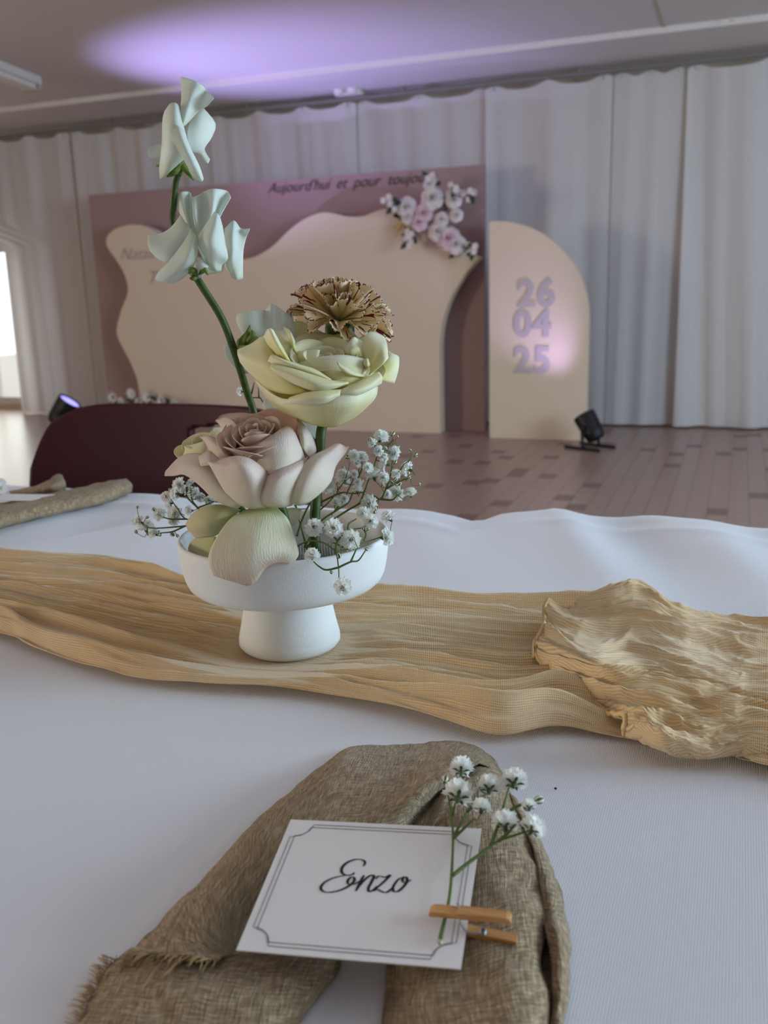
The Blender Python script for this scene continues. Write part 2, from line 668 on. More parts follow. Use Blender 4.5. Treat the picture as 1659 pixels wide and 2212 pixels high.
def window(name, lo, hi, axis, nx=2, nz=2):
    """frame bars plus panes, lo/hi = opening"""
    mb = MB()
    g = MB()
    x0, z0 = lo; x1, z1 = hi
    t = 0.05
    def bar(a0, b0, a1, b1, d=0.06):
        if axis[0] == 'y': mb.box((a0, axis[1], b0), (a1, axis[1] + d, b1))
        else: mb.box((axis[1], a0, b0), (axis[1] + d, a1, b1))
    bar(x0, z0, x1, z0 + t); bar(x0, z1 - t, x1, z1); bar(x0, z0, x0 + t, z1); bar(x1 - t, z0, x1, z1)
    for i in range(1, nx):
        c = x0 + (x1 - x0) * i / nx
        bar(c - .025, z0, c + .025, z1)
    o = struct(name, mb, M['lampw'], origin=(lo[0] if axis[0] == 'y' else axis[1], axis[1] if axis[0] == 'y' else lo[0], z0))
    for i in range(nx):
        a, b = x0 + (x1 - x0) * i / nx + .03, x0 + (x1 - x0) * (i + 1) / nx - .03
        pm = MB()
        if axis[0] == 'y': pm.box((a, axis[1] + .025, z0 + .04), (b, axis[1] + .031, z1 - .04))
        else: pm.box((axis[1] + .025, a, z0 + .04), (axis[1] + .031, b, z1 - .04))
        pm.build('pane', M['glass'], o, smooth=False)
    return o


window('window_1', (wx0, wz0), (wx1, wz1), ('y', YWALL + .05), 2)


def side_wall(name, x, wins, th=0.15, wz=(0.85, 2.2)):
    mb = MB()
    ys = [-3.6] + [v for w in wins for v in w] + [7.2]
    xa, xb = (x, x + th)
    for k in range(0, len(ys), 2):
        mb.box((xa, ys[k], -.05), (xb, ys[k + 1], ZC + .05))
    for a, b in wins:
        mb.box((xa, a, -.05), (xb, b, wz[0]))
        mb.box((xa, a, wz[1]), (xb, b, ZC + .05))
    struct(name, mb, M['wall'], origin=(x, 0, 0))


side_wall('wall_right', 3.4, [(0.7, 3.1), (3.7, 5.7)])
side_wall('wall_left', -7.85, [(-3.1, -0.5)])
window('window_2', (0.7, .85), (3.1, 2.2), ('x', 3.45), 3)
window('window_3', (3.7, .85), (5.7, 2.2), ('x', 3.45), 3)
window('window_4', (-3.1, .85), (-0.5, 2.2), ('x', -7.8), 3)

mb = MB(); mb.box((-7.7, -3.75, -.05), (3.4, -3.6, ZC + .05))
struct('wall_front', mb, M['wall'], origin=(0, -3.7, 0))

mb = MB(); mb.box((-14, YWALL + .16, -.2), (-2, 16, -.06))
struct('ground', mb, M['wall'], origin=(-8, 8, -.1))

# ================================================================== CURTAINS AND RAIL
rail = thing('curtain_rail', (-3, YC, ZC - .095), 'slim grey curtain rail running along the ceiling above the white drapes', 'rail')
mb = MB(); mb.box((-7.6, YC - .012, ZC - .095), (1.6, YC + .012, ZC - .072)); mb.build('bar', M['rail'], rail, smooth=False)
for k in range(8):
    xk = -7.4 + k * 1.26
    mb = MB(); mb.box((xk - .012, YC - .008, ZC - .073), (xk + .012, YC + .008, ZC - .034)); mb.build('bracket', M['rail'], rail, smooth=False)

bounds = [WP(px, 300, YC)[0] for px in (-160, 150, 455, 770, 1050, 1320, 1480, 1850)]
names = ['white sheer drape swept aside beside the bright window', 'white sheer drape between the window drape and the mauve board',
         'white sheer drape behind the scripted side of the mauve board', 'lilac-lit white sheer drape behind the flower cluster on the board',
         'white sheer drape directly behind the date arch', 'white sheer drape hanging behind the black floor lamp by the arch',
         'white sheer drape with steep folds, last one along the rail']
hook_me = None
for k in range(7):
    xa, xb = bounds[k], bounds[k + 1]
    r2 = random.Random(40 + k)
    nx, nz = 150, 44
    fr = [(r2.uniform(9, 14), r2.uniform(0, 6), r2.uniform(.5, 1)), (r2.uniform(18, 30), r2.uniform(0, 6), r2.uniform(.3, .6)), (r2.uniform(36, 55), r2.uniform(0, 6), r2.uniform(.1, .25))]
    sl = r2.uniform(-.10, .10)
    V = []
    hooks = np.linspace(xa + .06, xb - .06, max(3, int((xb - xa) / .3)))
    for a in range(nz):
        v = a / (nz - 1)
        z_top = ZC - .098
        for b in range(nx):
            u = b / (nx - 1)
            x = xa + (xb - xa) * u
            if k == 0:            # pulled away from the window low down
                lim = WP(10 + 36 * max(0, (v - .36)) / .64, 555 + 335 * (v - .36) / .64, YC)[0] if v > .30 else xa
                pull = min(1, max(0, (v - .30) / .08))
                left = xa + (lim - xa) * pull
                x = left + (xb - left) * u
            g = 0.55 + .75 * v
            s_ = x + sl * v * (1 if u not in (0, 1) else 0)
            y = 0
            for (w_, ph, am) in fr:
                t = math.sin(w_ * s_ + ph + .5 * math.sin(2.3 * v + ph))
                y += am * math.copysign(abs(t) ** .8, t)
            dz = min(abs(x - h) for h in hooks)
            sag = .035 * (1 - math.exp(-(dz / .07) ** 2)) if a < 3 else 0
            z = z_top - (z_top - .018) * v
            if a == 0: z -= sag
            if a in (1, 2): z -= sag * .6
            V.append((x, YC - .028 * g * y + (.03 if k % 2 else 0.0), z))
    o = mesh('sheer_curtain', V, grid_faces(nz, nx), M['curtain'], origin=((xa + xb) / 2, YC, 0.018))
    tag(o, names[k], 'curtain', 'white sheer drapes along the back wall')
    for h in hooks:
        if hook_me is None:
            hm = MB(); hm.tube([(0, 0, -.03), (0, -.006, -.012), (0, 0, .003)], .004, 6, 6)
            ho = hm.build('curtain_hook', M['steel'], o)
            hook_me = ho.data
            # rebuild the shared mesh about its own origin
            for vv in hook_me.vertices: vv.co = vv.co + Vector(ORG[o].tolist())
            ho.location = Vector((np.array([h, YC, ZC - .098]) - ORG[o]).tolist())
        else:
            link_mesh('curtain_hook', hook_me, o, (h, YC, ZC - .098))

# ceiling batten light seen at the edge and small emergency lamp on the rail
a, b = atz(70, 185, ZC - .05), atz(-260, 60, ZC - .05)
t = thing('batten_light', ((a[0] + b[0]) / 2, (a[1] + b[1]) / 2, ZC - .08), 'slim white fluorescent batten fixed to the ceiling', 'ceiling light')
ax = (b - a) / np.linalg.norm(b - a)
nr = np.cross(ax, [0, 0, 1])
def bar3(mb, a, b, hw, z0, z1, mi=0):
    mb.hexa([a - nr * hw + [0, 0, z0], b - nr * hw + [0, 0, z0], b + nr * hw + [0, 0, z0], a + nr * hw + [0, 0, z0],
             a - nr * hw + [0, 0, z1], b - nr * hw + [0, 0, z1], b + nr * hw + [0, 0, z1], a + nr * hw + [0, 0, z1]], mi)
mb = MB(); bar3(mb, a, b, .07, 0.0, .05); mb.build('housing', M['lampw'], t, smooth=False)
mb = MB(); bar3(mb, a + ax * .04, b - ax * .04, .045, -.03, .0); mb.build('diffuser', M['lampw'], t, smooth=False)
mb = MB(); bar3(mb, a - ax * .012, a + ax * .03, .06, -.035, .02); mb.build('end_cap', M['wall'], t, smooth=False)

c = WP(747, 193, YC - .1)
t = thing('emergency_lamp', (c[0], c[1], c[2] - .04), 'small white twin-head emergency lamp by the curtain rail', 'lamp')
mb = MB(); mb.box((c[0] - .1, c[1] + .02, c[2] - .03), (c[0] + .1, c[1] + .10, c[2] + .04)); mb.build('housing', M['lampw'], t, smooth=False)
for s in (-1, 1):
    mb = MB(); mb.ellipsoid((c[0] + s * .055, c[1], c[2]), (.04, .045, .035)); mb.build('lamp_head', M['lampw'], t)
c = atz(1577, 32, ZC)
mb = MB(); mb.tube([c + [0, 0, .005], c + [0, 0, -.02], c + [.012, 0, -.035], c + [.02, 0, -.022]], .004, 6, 8)
tag(mb.build('ceiling_hook', M['wall']), 'small bare screw hook in the ceiling', 'hook')

# ================================================================== BACKDROP
YB = 6.42      # face of the mauve board
YF = 6.26      # face of the cream panel
def outl(pts, yy, n=None):
    P = [WP(x, y, yy) for x, y in pts]
    if n: P = list(smooth_line(P, n))
    return P

t = thing('mauve_board', WP(620, 900, YB) * [1, 1, 0], 'tall mauve backdrop board with black script along its top edge', 'backdrop board')
tl, tr = WP(195, 424, YB), WP(1039, 352, YB)
zt = (tl[2] + tr[2]) / 2
xl, xr = WP(213, 650, YB)[0], tr[0] + .02
mb = MB(); mb.box((xl, YB, 0.004), (xr, YB + .04, zt)); mb.build('panel', M['mauve'], t, smooth=False)
# lower right field of the board, cut as a half arch, seen beyond the cream panel
arch = [WP(952, 935, YB)[0], WP(1052, 935, YB)[0]]


def text_mesh(name, body, size, mat, parent, org, ux, uz, ext=0.002, shear=0.0, offset=0.0, align='LEFT', spacing=1.0):
    cu = bpy.data.curves.new(name, 'FONT')
    cu.body = body
    cu.size = size
    cu.extrude = ext
    cu.shear = shear
    cu.offset = offset
    cu.align_x = align
    cu.space_character = spacing
    cu.resolution_u = 4
    to = bpy.data.objects.new(name, cu)
    COL.objects.link(to)
    dg = bpy.context.evaluated_depsgraph_get()
    me = bpy.data.meshes.new_from_object(to.evaluated_get(dg))
    bpy.data.objects.remove(to)
    n = np.cross(ux, uz)
    V = [np.array(org) + ux * v.co.x + uz * v.co.y + n * v.co.z for v in me.vertices]
    Fc = [list(p.vertices) for p in me.polygons]
    bpy.data.meshes.remove(me)
    return mesh(name, V, Fc, mat, parent, smooth=False)


UX, UZ = np.array([1.0, 0, 0]), np.array([0, 0, 1.0])
a = WP(578, 418, YB - .004)
wtxt = WP(960, 375, YB)[0] - a[0]
for wd, fx_ in (("Aujourd'hui", 0.0), ("et", .40), ("pour", .50), ("toujours", .69)):
    text_mesh('lettering', wd, 0.104, M['ink'], t, a + UX * wtxt * fx_, UX, UZ, 0.001, 0.4, -0.0008)

# cream panel with waved outline, proud of the board
t = thing('waved_backdrop', WP(620, 930, YF) * [1, 1, 0], 'cream cut-out backdrop panel with a waved top and script lettering', 'backdrop panel')
left = [(305, 935), (300, 840), (285, 790), (262, 745), (252, 715), (262, 670), (276, 632), (270, 595), (250, 560), (233, 535), (230, 515), (245, 497), (275, 486), (305, 486)]
top = [(330, 497), (352, 520), (378, 540), (420, 556), (480, 562), (540, 558), (585, 535), (625, 497), (660, 472), (700, 459), (745, 467), (785, 467), (830, 452), (880, 462), (940, 505), (990, 535), (1036, 556)]
right = [(1005, 590), (975, 640), (957, 690), (950, 740), (950, 800), (951, 870), (952, 937)]
lp = outl(left, YF, 60); tp = outl(top, YF, 70); rp = outl(right, YF, 30)
poly = lp + tp[0:] + rp[0:]
for q in poly: q[2] = max(q[2], 0.004)
mb = MB(); n = len(poly)
ext = np.array([0, .10, 0])
mb.add(poly + [p + ext for p in poly], [list(range(n)), list(range(n, 2 * n))[::-1]])
mb.build('panel', M['creamb'], t, smooth=False)
mb = MB(); mb.add(poly + [p + ext for p in poly], [(i, n + i, n + (i + 1) % n, (i + 1) % n) for i in range(n)])
mb.build('panel_edge', M['creamb'], t, smooth=False)
a = WP(258, 562, YF - .004)
text_mesh('lettering', "Natali", 0.13, M['inkl'], t, a, UX, UZ, 0.001, 0.45, -.002)
a = WP(318, 612, YF - .004)
text_mesh('lettering', "T", 0.13, M['inkl'], t, a, UX, UZ, 0.001, 0.45)

# date arch
YA = 6.12
t = thing('date_arch', WP(1160, 935, YA) * [1, 1, 0], 'cream half-arch panel with the date in raised numerals', 'backdrop panel')
xl, xr = WP(1057, 700, YA)[0], WP(1270, 760, YA)[0]
zt = WP(1063, 478, YA)[2]
zs = WP(1272, 690, YA)[2]
pts = [np.array([xl, YA, 0.004]), np.array([xr, YA, .004]), np.array([xr, YA, zs])]
for k in range(1, 25):
    th = math.pi / 2 * k / 24
    pts.append(np.array([xl + (xr - xl) * (0.03 + .97 * math.cos(th)) if k < 24 else xl + .03 * (xr - xl), YA, zs + (zt - zs) * math.sin(th)]))
pts.append(np.array([xl, YA, zt]))
mb = MB(); mb.prism(pts, np.array([0, .06, 0])); mb.build('panel', M['creamb'], t, smooth=False)
for (txt, px, py) in (('26', 1118, 661), ('04', 1110, 726), ('25', 1110, 803)):
    a = WP(px, py, YA - .003)
    bsz = 0.235
    wid = WP(px + 42, py, YA)[0] - a[0]
    for i, ch in enumerate(txt):
        b = a + np.array([wid * i, 0, 0])
        # numerals stand proud of the panel on short pins
        o = text_mesh('numeral', ch, bsz, M['numeral'], t, b, UX, UZ, 0.003, 0.0, 0.0085)

# ------------------------------------------------------------------ flowers on the board
def rosette(name, c, r, mat, parent=None, label=None, cat=None, group=None, axis=(0, -1, .2), seed=0):
    """small far rose: whorls of cupped petals around a heart, one mesh petal ring per whorl"""
    rr = random.Random(seed)
    ax = np.array(axis, float); ax /= np.linalg.norm(ax)
    e1 = np.cross(ax, [0.1, 0.2, 1]); e1 /= np.linalg.norm(e1)
    e2 = np.cross(ax, e1)
    root = thing(name, np.array(c), label, cat, group)
    for L in range(4):
        npet = (3, 4, 5, 6)[L]
        R = r * (.28, .5, .75, 1.0)[L]
        for k in range(npet):
            az = 2 * math.pi * (k + .5 * L + rr.uniform(-.1, .1)) / npet
            G = np.zeros((5, 5, 3))
            for i in range(5):
                v = i / 4
                for j in range(5):
                    u = j / 2 - 1
                    ang = az + u * math.pi / npet * 1.25
                    rad = R * (.25 + .75 * v) * (1 - .12 * u * u)
                    hgt = r * ((.55, .5, .42, .2)[L] * v - (0.1 * L) * v * v + .02 * rr.uniform(-1, 1))
                    G[i, j] = np.array(c) + e1 * rad * math.cos(ang) + e2 * rad * math.sin(ang) + ax * hgt
            mesh('petal', G.reshape(-1, 3), grid_faces(5, 5), mat, root, thick=.002)
    return root


def leaf_geo(mb, base, direction, length, width, up=(0, 0, 1), mi=0):
    d = np.array(direction, float); d /= np.linalg.norm(d)
    s = np.cross(d, up); s /= np.linalg.norm(s) + 1e-9
    nn = np.cross(s, d)
    V = []
    for i, (t, w) in enumerate(((0, .05), (.25, .8), (.55, 1), (.8, .6), (1, .02))):
        for u in (-1, 0, 1):
            V.append(np.array(base) + d * length * t + s * u * width * .5 * w + nn * (length * .12 * math.sin(t * 3) - abs(u) * -.06 * length * w))
    mb.add(V, grid_faces(5, 3), mi)


def bz(px, py, d=0.08):
    return WP(px, py, YF - d)


rose_spots = [(877, 447, .075, 0), (933, 428, .085, 0), (915, 460, .07, 1), (905, 480, .065, 1), (953, 474, .055, 2), (945, 500, .07, 0), (968, 515, .085, 1), (985, 528, .07, 0), (980, 432, .06, 0), (927, 398, .045, 2), (985, 465, .05, 0), (880, 470, .05, 0)]
rl = ['white rose above the dried grass tuft on the mauve board', 'large white rose under the upright sprig on the mauve board',
      'pink-tinged rose touching the large white rose on the mauve board', 'pink-tinged rose between the other pink one and the dried grass',
      'small pale rosette in the middle of the board roses', 'white rose between the middle rosette and the low pink rose',
      'large pink-tinged rose low in the cluster over the cream panel edge', 'white rose beside the low pink rose over the cream panel edge',
      'white rose at the base of the sprig that reaches sideways on the board', 'small pale rosette on the upright sprig beside the lettering',
      'white rose alone between the sideways sprig and the low roses', 'small white rose squeezed between the dried grass and a pink rose']
for k, (px, py, r, kind) in enumerate(rose_spots):
    rosette('board_rose', bz(px, py, .1), r, M['farpink'] if kind == 1 else M['farpetal'], None, rl[k], 'flower', 'roses pinned on the mauve board', seed=k)
spray = [((945, 450), (928, 380)), ((960, 455), (1022, 412)), ((975, 540), (1030, 540)), ((880, 476), (835, 425)), ((900, 490), (880, 522)), ((965, 440), (985, 400))]
spl = ['blossom-tipped sprig standing upright above the board roses beside the lettering', 'blossom-tipped sprig reaching sideways from the board roses to the board edge',
       'blossom-tipped sprig below the board roses, over the cream panel shoulder', 'blossom-tipped sprig stretching from the board roses under the lettering',
       'blossom-tipped sprig hanging below the dried grass on the cream panel', 'short blossom-tipped sprig between the upright and the sideways sprig']
for k, (a, b) in enumerate(spray):
    A, B = WP(*a, YF if k in (2, 3, 4) else YB), bz(*b, .16)
    t = thing('flower_spray', A, spl[k], 'flower sprig', 'sprigs around the board roses')
    mb = MB(); mb.tube([A, (A + B) / 2 + [0, -.03, .02], B], .005, 6, 8); mb.build('stem', M['leaf'], t)
    r3 = random.Random(k)
    for i in range(7):
        q = A + (B - A) * (.15 + .12 * i)
        lm = MB(); leaf_geo(lm, q, (r3.uniform(-1, 1), -.4, r3.uniform(-1, 1)), .085, .035, (0, 1, 0.1)); lm.build('leaf', M['leaf'], t, thick=.001)
    for i in range(6):
        q = A + (B - A) * (.62 + .08 * i) + np.array([r3.uniform(-.03, .03), -.02, r3.uniform(-.03, .03)])
        lm = MB()
        for h in range(5):
            an = 2 * math.pi * h / 5
            leaf_geo(lm, q, (math.cos(an), -.5, math.sin(an)), .026, .02, (0, 1, .1))
        lm.build('blossom', M['farpetal'], t, thick=.001)
# dried pampas tuft under the cluster
A, B = bz(905, 455, .04), bz(858, 500, .08)
t = thing('dried_grass', A, 'broad tuft of dried golden grass under the board roses', 'dried grass')
mb = MB()
for i in range(26):
    r3 = random.Random(i)
    e = B + np.array([r3.uniform(-.06, .06), r3.uniform(-.03, .03), r3.uniform(-.05, .05)])
    mb.tube([A, (A + e) / 2 + [0, -.02, .01], e], [.004, .007, .001], 5, 6)
mb.build('blades', M['dry'], t)

# low flowers at the foot of the panel
foot = [(245, 858, 0), (262, 866, 1), (285, 850, 0), (300, 868, 1), (318, 858, 0), (338, 850, 2), (350, 868, 0), (365, 862, 2), (378, 870, 1)]
for k, (px, py, kind) in enumerate(foot):
    c = WP(px, py, YF - .16)
    t = thing('foot_flower', (c[0], c[1], .004), ('white meadow flower with green leaves at the foot of the cream panel', 'pale small blossom among leaves at the foot of the cream panel', 'green leafy sprig at the foot of the cream panel')[kind], 'flower', 'low flowers at the foot of the cream panel')
    mb = MB(); mb.tube([(c[0], c[1], .004), (c[0] + .01, c[1], c[2] * .5), c], .005, 5, 6); mb.build('stem', M['leaf'], t)
    r3 = random.Random(k + 60)
    for i in range(9):
        an = r3.uniform(0, 6.28)
        lm = MB(); leaf_geo(lm, (c[0], c[1], c[2] * r3.uniform(.3, .95)), (math.cos(an), -.3, math.sin(an) * .8 + .3), .06, .03, (0, 1, .2)); lm.build('leaf', M['leaf'], t, thick=.001)
    if kind < 2:
        for i in range(8):
            an = 2 * math.pi * i / 8
            lm = MB(); leaf_geo(lm, c, (math.cos(an), -.5, math.sin(an)), .05 if kind == 0 else .035, .03, (0, 1, .1)); lm.build('petal', M['farpetal'], t, thick=.001)

# ================================================================== STAGE LAMPS
def par_lamp(name, c, aim, r, L, label):
    c = np.array(c); d = np.array(aim, float) - c; d /= np.linalg.norm(d)
    t = thing(name, (c[0], c[1], .004), label, 'stage light', 'floor-standing stage lights')
    s = np.cross(d, [0, 0, 1]); s /= np.linalg.norm(s)
    u = np.cross(s, d)
    def ring(off, rad, n=20): return [c + d * off + rad * (math.cos(2 * math.pi * k / n) * s + math.sin(2 * math.pi * k / n) * u) for k in range(n)]
    V = []; prof = [(-L * .5, .01), (-L * .5, r * .75), (-L * .3, r * .92), (L * .35, r), (L * .5, r), (L * .5, r * .86), (L * .42, r * .84)]
    for off, rad in prof: V += ring(off, rad)
    mesh('housing', V, grid_faces(len(prof), 20, True), M['black'], t, smooth=False)
    V = ring(L * .45, r * .84) + [c + d * L * .46]
    mesh('lens', V, [(k, (k + 1) % 20, 20) for k in range(20)], M['lens'], t)
    for sg in (-1, 1):
        mb = MB(); a = c + s * sg * (r + .012)
        mb.tube([a, a + [0, 0, -(c[2] - .02) * .5], np.array([a[0], a[1], .016]) - d * [1, 1, 0] * .02], .011, 6, 8)
        mb.build('yoke_arm', M['black'], t)
        mb = MB(); f = np.array([a[0], a[1], .014])
        dh = d * [1, 1, 0]; dh /= np.linalg.norm(dh) + 1e-9
        mb.tube([f - dh * .13, f, f + dh * .13], .010, 6, 6); mb.build('foot', M['black'], t)
        mb = MB(); mb.ellipsoid(a, (.018, .018, .018)); mb.build('clamp_knob', M['black'], t)
    return c + d * L * .6, d


VIO = (0.46, 0.40, 1.0)
LIL = (0.60, 0.47, 1.0)
pR = WP(1275, 922, 5.82); pR[2] = max(pR[2], .12)
aimR = WP(1100, 600, YA)
e, d = par_lamp('stage_lamp', pR, aimR, .07, .17, 'black stage light on the floor by the date arch')
light('arch_stage_lamp_beam', 'SPOT', e, aimR, 30, LIL, spot=62, blend=1.0, radius=.04)
pL = WP(137, 890, 5.2); pL[2] = max(pL[2], .14)
aimL = atz(600, 125, ZC)
e, d = par_lamp('stage_lamp', pL, aimL, .085, .19, 'black stage light with a glowing violet lens behind the burgundy chair')
light('chair_stage_lamp_beam', 'SPOT', e, aimL, 430, VIO, spot=58, blend=1.0, radius=.04)

# ================================================================== TABLE AND CLOTH
tx0, tx1 = -1.9, 1.5
ty0 = -0.16
far = [(-60, 1035), (160, 1052), (280, 1060), (500, 1075), (840, 1094), (930, 1095), (985, 1104), (1036, 1119), (1085, 1106), (1190, 1098), (1400, 1111), (1660, 1133), (1900, 1152)]
fpts = [TP(x, y) for x, y in far]
ty1 = float(np.median([p[1] for p in fpts]))
t = thing('banquet_table', ((tx0 + tx1) / 2, (ty0 + ty1) / 2, 0), 'long banquet table under the white cloth', 'table')
mb = MB(); mb.box((tx0 + .03, ty0 + .03, TBL - .035), (tx1 - .03, ty1 - .05, TBL - .006)); mb.build('table_top', M['tablewood'], t, smooth=False)
for sx in (tx0 + .12, tx1 - .12):
    for sy in (ty0 + .12, ty1 - .14):
        mb = MB(); mb.tube([(sx, sy, .004), (sx, sy, TBL - .03)], .02, 10); mb.build('leg', M['chrome'], t)

fx = np.array([p[0] for p in fpts]); fy = np.array([p[1] for p in fpts])
nx, ny = 240, 130
V = []
r4 = random.Random(3)
def cloth_z(x, y, ye):
    z = 0.0006 * math.sin(9 * x + 3 * y) + .0006 * mnoise.noise(Vector((x * 5, y * 5, 1)))
    # folds fanning from the far rim
    e = math.exp(-((ye - y) / .22) ** 2)
    z += e * .004 * mnoise.noise(Vector((x * 9 + y * 5, y * 1.2, 4))) + e * .002 * math.sin(38 * x + 22 * y)
    # hem crease parallel to the rim
    z += .0022 * math.exp(-((ye - y - .075) / .010) ** 2)
    for (cx, sl, am, wd) in ((-.19, .35, .006, .022), (-.12, .3, -.004, .03), (-.02, .2, .004, .03), (.10, .1, .004, .02), (.18, .1, .004, .02), (-.55, -.6, .005, .02)):
        xx = x - (cx + sl * (ye - y))
        z += am * math.exp(-(xx / wd) ** 2) * math.exp(-((ye - y) / .25) ** 2)
    return z
rows = []
drop_n = 14
for a in range(ny + drop_n):
    for b in range(nx):
        x = tx0 + (tx1 - tx0) * b / (nx - 1)
        ye = float(np.interp(x, fx, fy))
        if a < drop_n // 2:                      # near drop
            s = 1 - a / (drop_n // 2)
            V.append((x, ty0 - .02 - .02 * math.sin(18 * x) * s, TBL - .01 - .22 * s))
        elif a < ny + drop_n // 2:
            v = (a - drop_n // 2) / (ny - 1)
            y = ty0 + (ye - ty0) * v
            z = TBL + cloth_z(x, y, ye)
            if v > .985: z -= .008 * ((v - .985) / .015) ** 2
            V.append((x, y, z))
        else:
            s = (a - ny - drop_n // 2 + 1) / (drop_n // 2)
            V.append((x, ye + .012 + .016 * s + .02 * s * math.sin(16 * x), TBL - .012 - .22 * s))
cl = mesh('tablecloth', V, grid_faces(ny + drop_n, nx), M['cloth'], origin=(0, .4, TBL))
tag(cl, 'smooth white tablecloth with soft folds covering the long table', 'tablecloth')

# ================================================================== RUNNERS
HEAPX = float(TP(1190, 1480)[0])      # from here on the second runner lies on top


def runner(name, farp, nearp, label, seed, hfun, nu=420, nv=190):
    def run_on(pts):
        P = [TP(*p) for p in pts]
        lft = [np.array([P[0][0] - d, P[0][1] + .02 * d, P[0][2]]) for d in (.95, .6, .3)]
        rgt = [np.array([P[-1][0] + d, P[-1][1] - .02 * d, P[-1][2]]) for d in (.3, .6, .9)]
        return np.array(lft + P + rgt)
    fa, ne = run_on(farp), run_on(nearp)
    A = cr_matrix(len(fa), nu) @ fa
    B = cr_matrix(len(ne), nu) @ ne
    V = []
    ru, rw = [], []
    sl = np.concatenate([[0], np.cumsum(np.linalg.norm(np.diff(B, axis=0), axis=1))])
    wd = float(np.median(np.linalg.norm(B - A, axis=1)))
    for i in range(nv):
        v = i / (nv - 1)
        for k in range(nu):
            ru.append(sl[k]); rw.append(v * wd * 1.25)
            u = k / (nu - 1)
            p = A[k] + (B[k] - A[k]) * v
            L = p[0]
            wob = .012 * mnoise.noise(Vector((L * 6, v * 3, seed)))
            vv = v + wob * 1.2
            q = Vector((L * 1.5 + seed, vv * 11, 0))
            q2 = Vector((L * 4 + seed, vv * 19, 3))
            q3 = Vector((L * 12 + seed, vv * 44, 7))
            z = .0026 + .0080 * max(0, 1 - 2.6 * abs(mnoise.noise(q))) ** 2 * min(1, v / .12, (1 - v) / .2) + .0050 * max(0, 1 - 2.6 * abs(mnoise.noise(q2))) ** 1.6 + .0016 * max(0, 1 - 2.5 * abs(mnoise.noise(q3)))
            z += hfun(u, v, L)
            db = math.hypot(p[0] - BASE[0], p[1] - BASE[1])
            ff = min(1, max(0, (db - .038) / .030)); ff = ff * ff * (3 - 2 * ff)
            z = .0032 + (z - .0032) * ff
            z = min(z, .0036 + .20 * max(0, db - .042))
            fh = min(1, max(0, (p[0] - HEAPX) / .07)); fh = fh * fh * (3 - 2 * fh)
            z = .0032 + (z - .0032) * (1 - .9 * fh)
            V.append((p[0], p[1] + wob * .2, TBL + z))
    o = mesh(name, V, grid_faces(nv, nu), M['gauze'], origin=(float(A[nu // 2][0]), float(A[nu // 2][1]), TBL), thick=.0006, attrs={'ru': ru, 'rw': rw})
    return tag(o, label, 'table runner', 'gauze table runners')


def h1(u, v, L):
    n = mnoise.noise(Vector((L * 7, 0, 9)))
    e0 = .009 * math.exp(-((v - .045) / .035) ** 2) * (1 + .5 * n)
    e1 = (.006 + .004 * n) * math.exp(-((v - .80 - .03 * n) / .04) ** 2) + (.007 + .005 * mnoise.noise(Vector((L * 11, 3, 9)))) * math.exp(-((v - .93) / .045) ** 2)
    e1 *= 1 + min(1.3, max(0, (abs(L - BASE[0]) - .08) / .12)) * .8
    base = math.exp(-(((L - BASE[0]) / .05) ** 2 + ((v - .5) / .3) ** 2))
    return (e0 + e1) * (1 if 0 < v < 1 else .3) - .003 * base


runner('gauze_runner',
       [(-220, 1188), (0, 1216), (100, 1222), (230, 1228), (330, 1252), (420, 1272), (560, 1284), (760, 1294), (900, 1298), (1050, 1306), (1200, 1318), (1400, 1330), (1660, 1350), (1900, 1370)],
       [(-220, 1340), (0, 1385), (60, 1410), (160, 1442), (300, 1478), (470, 1500), (640, 1512), (760, 1530), (880, 1556), (960, 1578), (1080, 1608), (1200, 1590), (1340, 1606), (1560, 1640), (1760, 1680)],
       'crinkled tan gauze runner laid along the table under the white pedestal bowl', 1, h1)

# second runner: its gathered end lies over the first
zr = (1000.0, 1180.0, 2.517)
rows2 = [
    [(610, 372, 16), (640, 300, 26), (800, 232, 36), (945, 212, 38), (1150, 345, 26), (1400, 402, 20), (1720, 440, 18)],
    [(600, 392, 20), (660, 330, 32), (800, 300, 40), (985, 290, 40), (1180, 400, 28), (1430, 450, 20), (1720, 500, 17)],
    [(455, 350, 30), (600, 425, 26), (800, 432, 26), (1000, 415, 30), (1210, 480, 27), (1450, 520, 20), (1720, 570, 18)],
    [(440, 480, 22), (550, 500, 30), (720, 560, 30), (900, 560, 22), (1200, 630, 24), (1450, 660, 20), (1720, 690, 18)],
    [(392, 560, 18), (540, 600, 26), (750, 680, 28), (1000, 700, 22), (1250, 740, 20), (1450, 780, 20), (1720, 800, 16)],
    [(396, 620, 12), (560, 660, 22), (780, 735, 26), (1030, 765, 22), (1250, 815, 20), (1450, 840, 16), (1720, 870, 18)],
    [(480, 700, 10), (640, 750, 20), (820, 800, 22), (1060, 840, 22), (1260, 890, 16), (1450, 910, 18), (1720, 940, 14)],
    [(690, 845, 9), (810, 880, 16), (940, 910, 20), (1110, 960, 16), (1290, 1005, 16), (1450, 1000, 14), (1720, 1010, 15)],
    [(866, 960, 20), (960, 955, 24), (1070, 990, 24), (1170, 1040, 20), (1310, 1070, 14), (1450, 1070, 14), (1720, 1080, 14)],
    [(872, 1040, 14), (970, 1040, 20), (1080, 1070, 22), (1190, 1110, 18), (1320, 1140, 14), (1470, 1110, 16), (1720, 1110, 18)],
    [(885, 1095, 2), (1000, 1130, 6), (1110, 1160, 6), (1240, 1195, 4), (1350, 1222, 3), (1520, 1210, 4), (1720, 1290, 3)]]
ctrl2 = [[TP(zr[0] + x / zr[2], zr[1] + y / zr[2], h * .001 - .004) for x, y, h in r] for r in rows2]
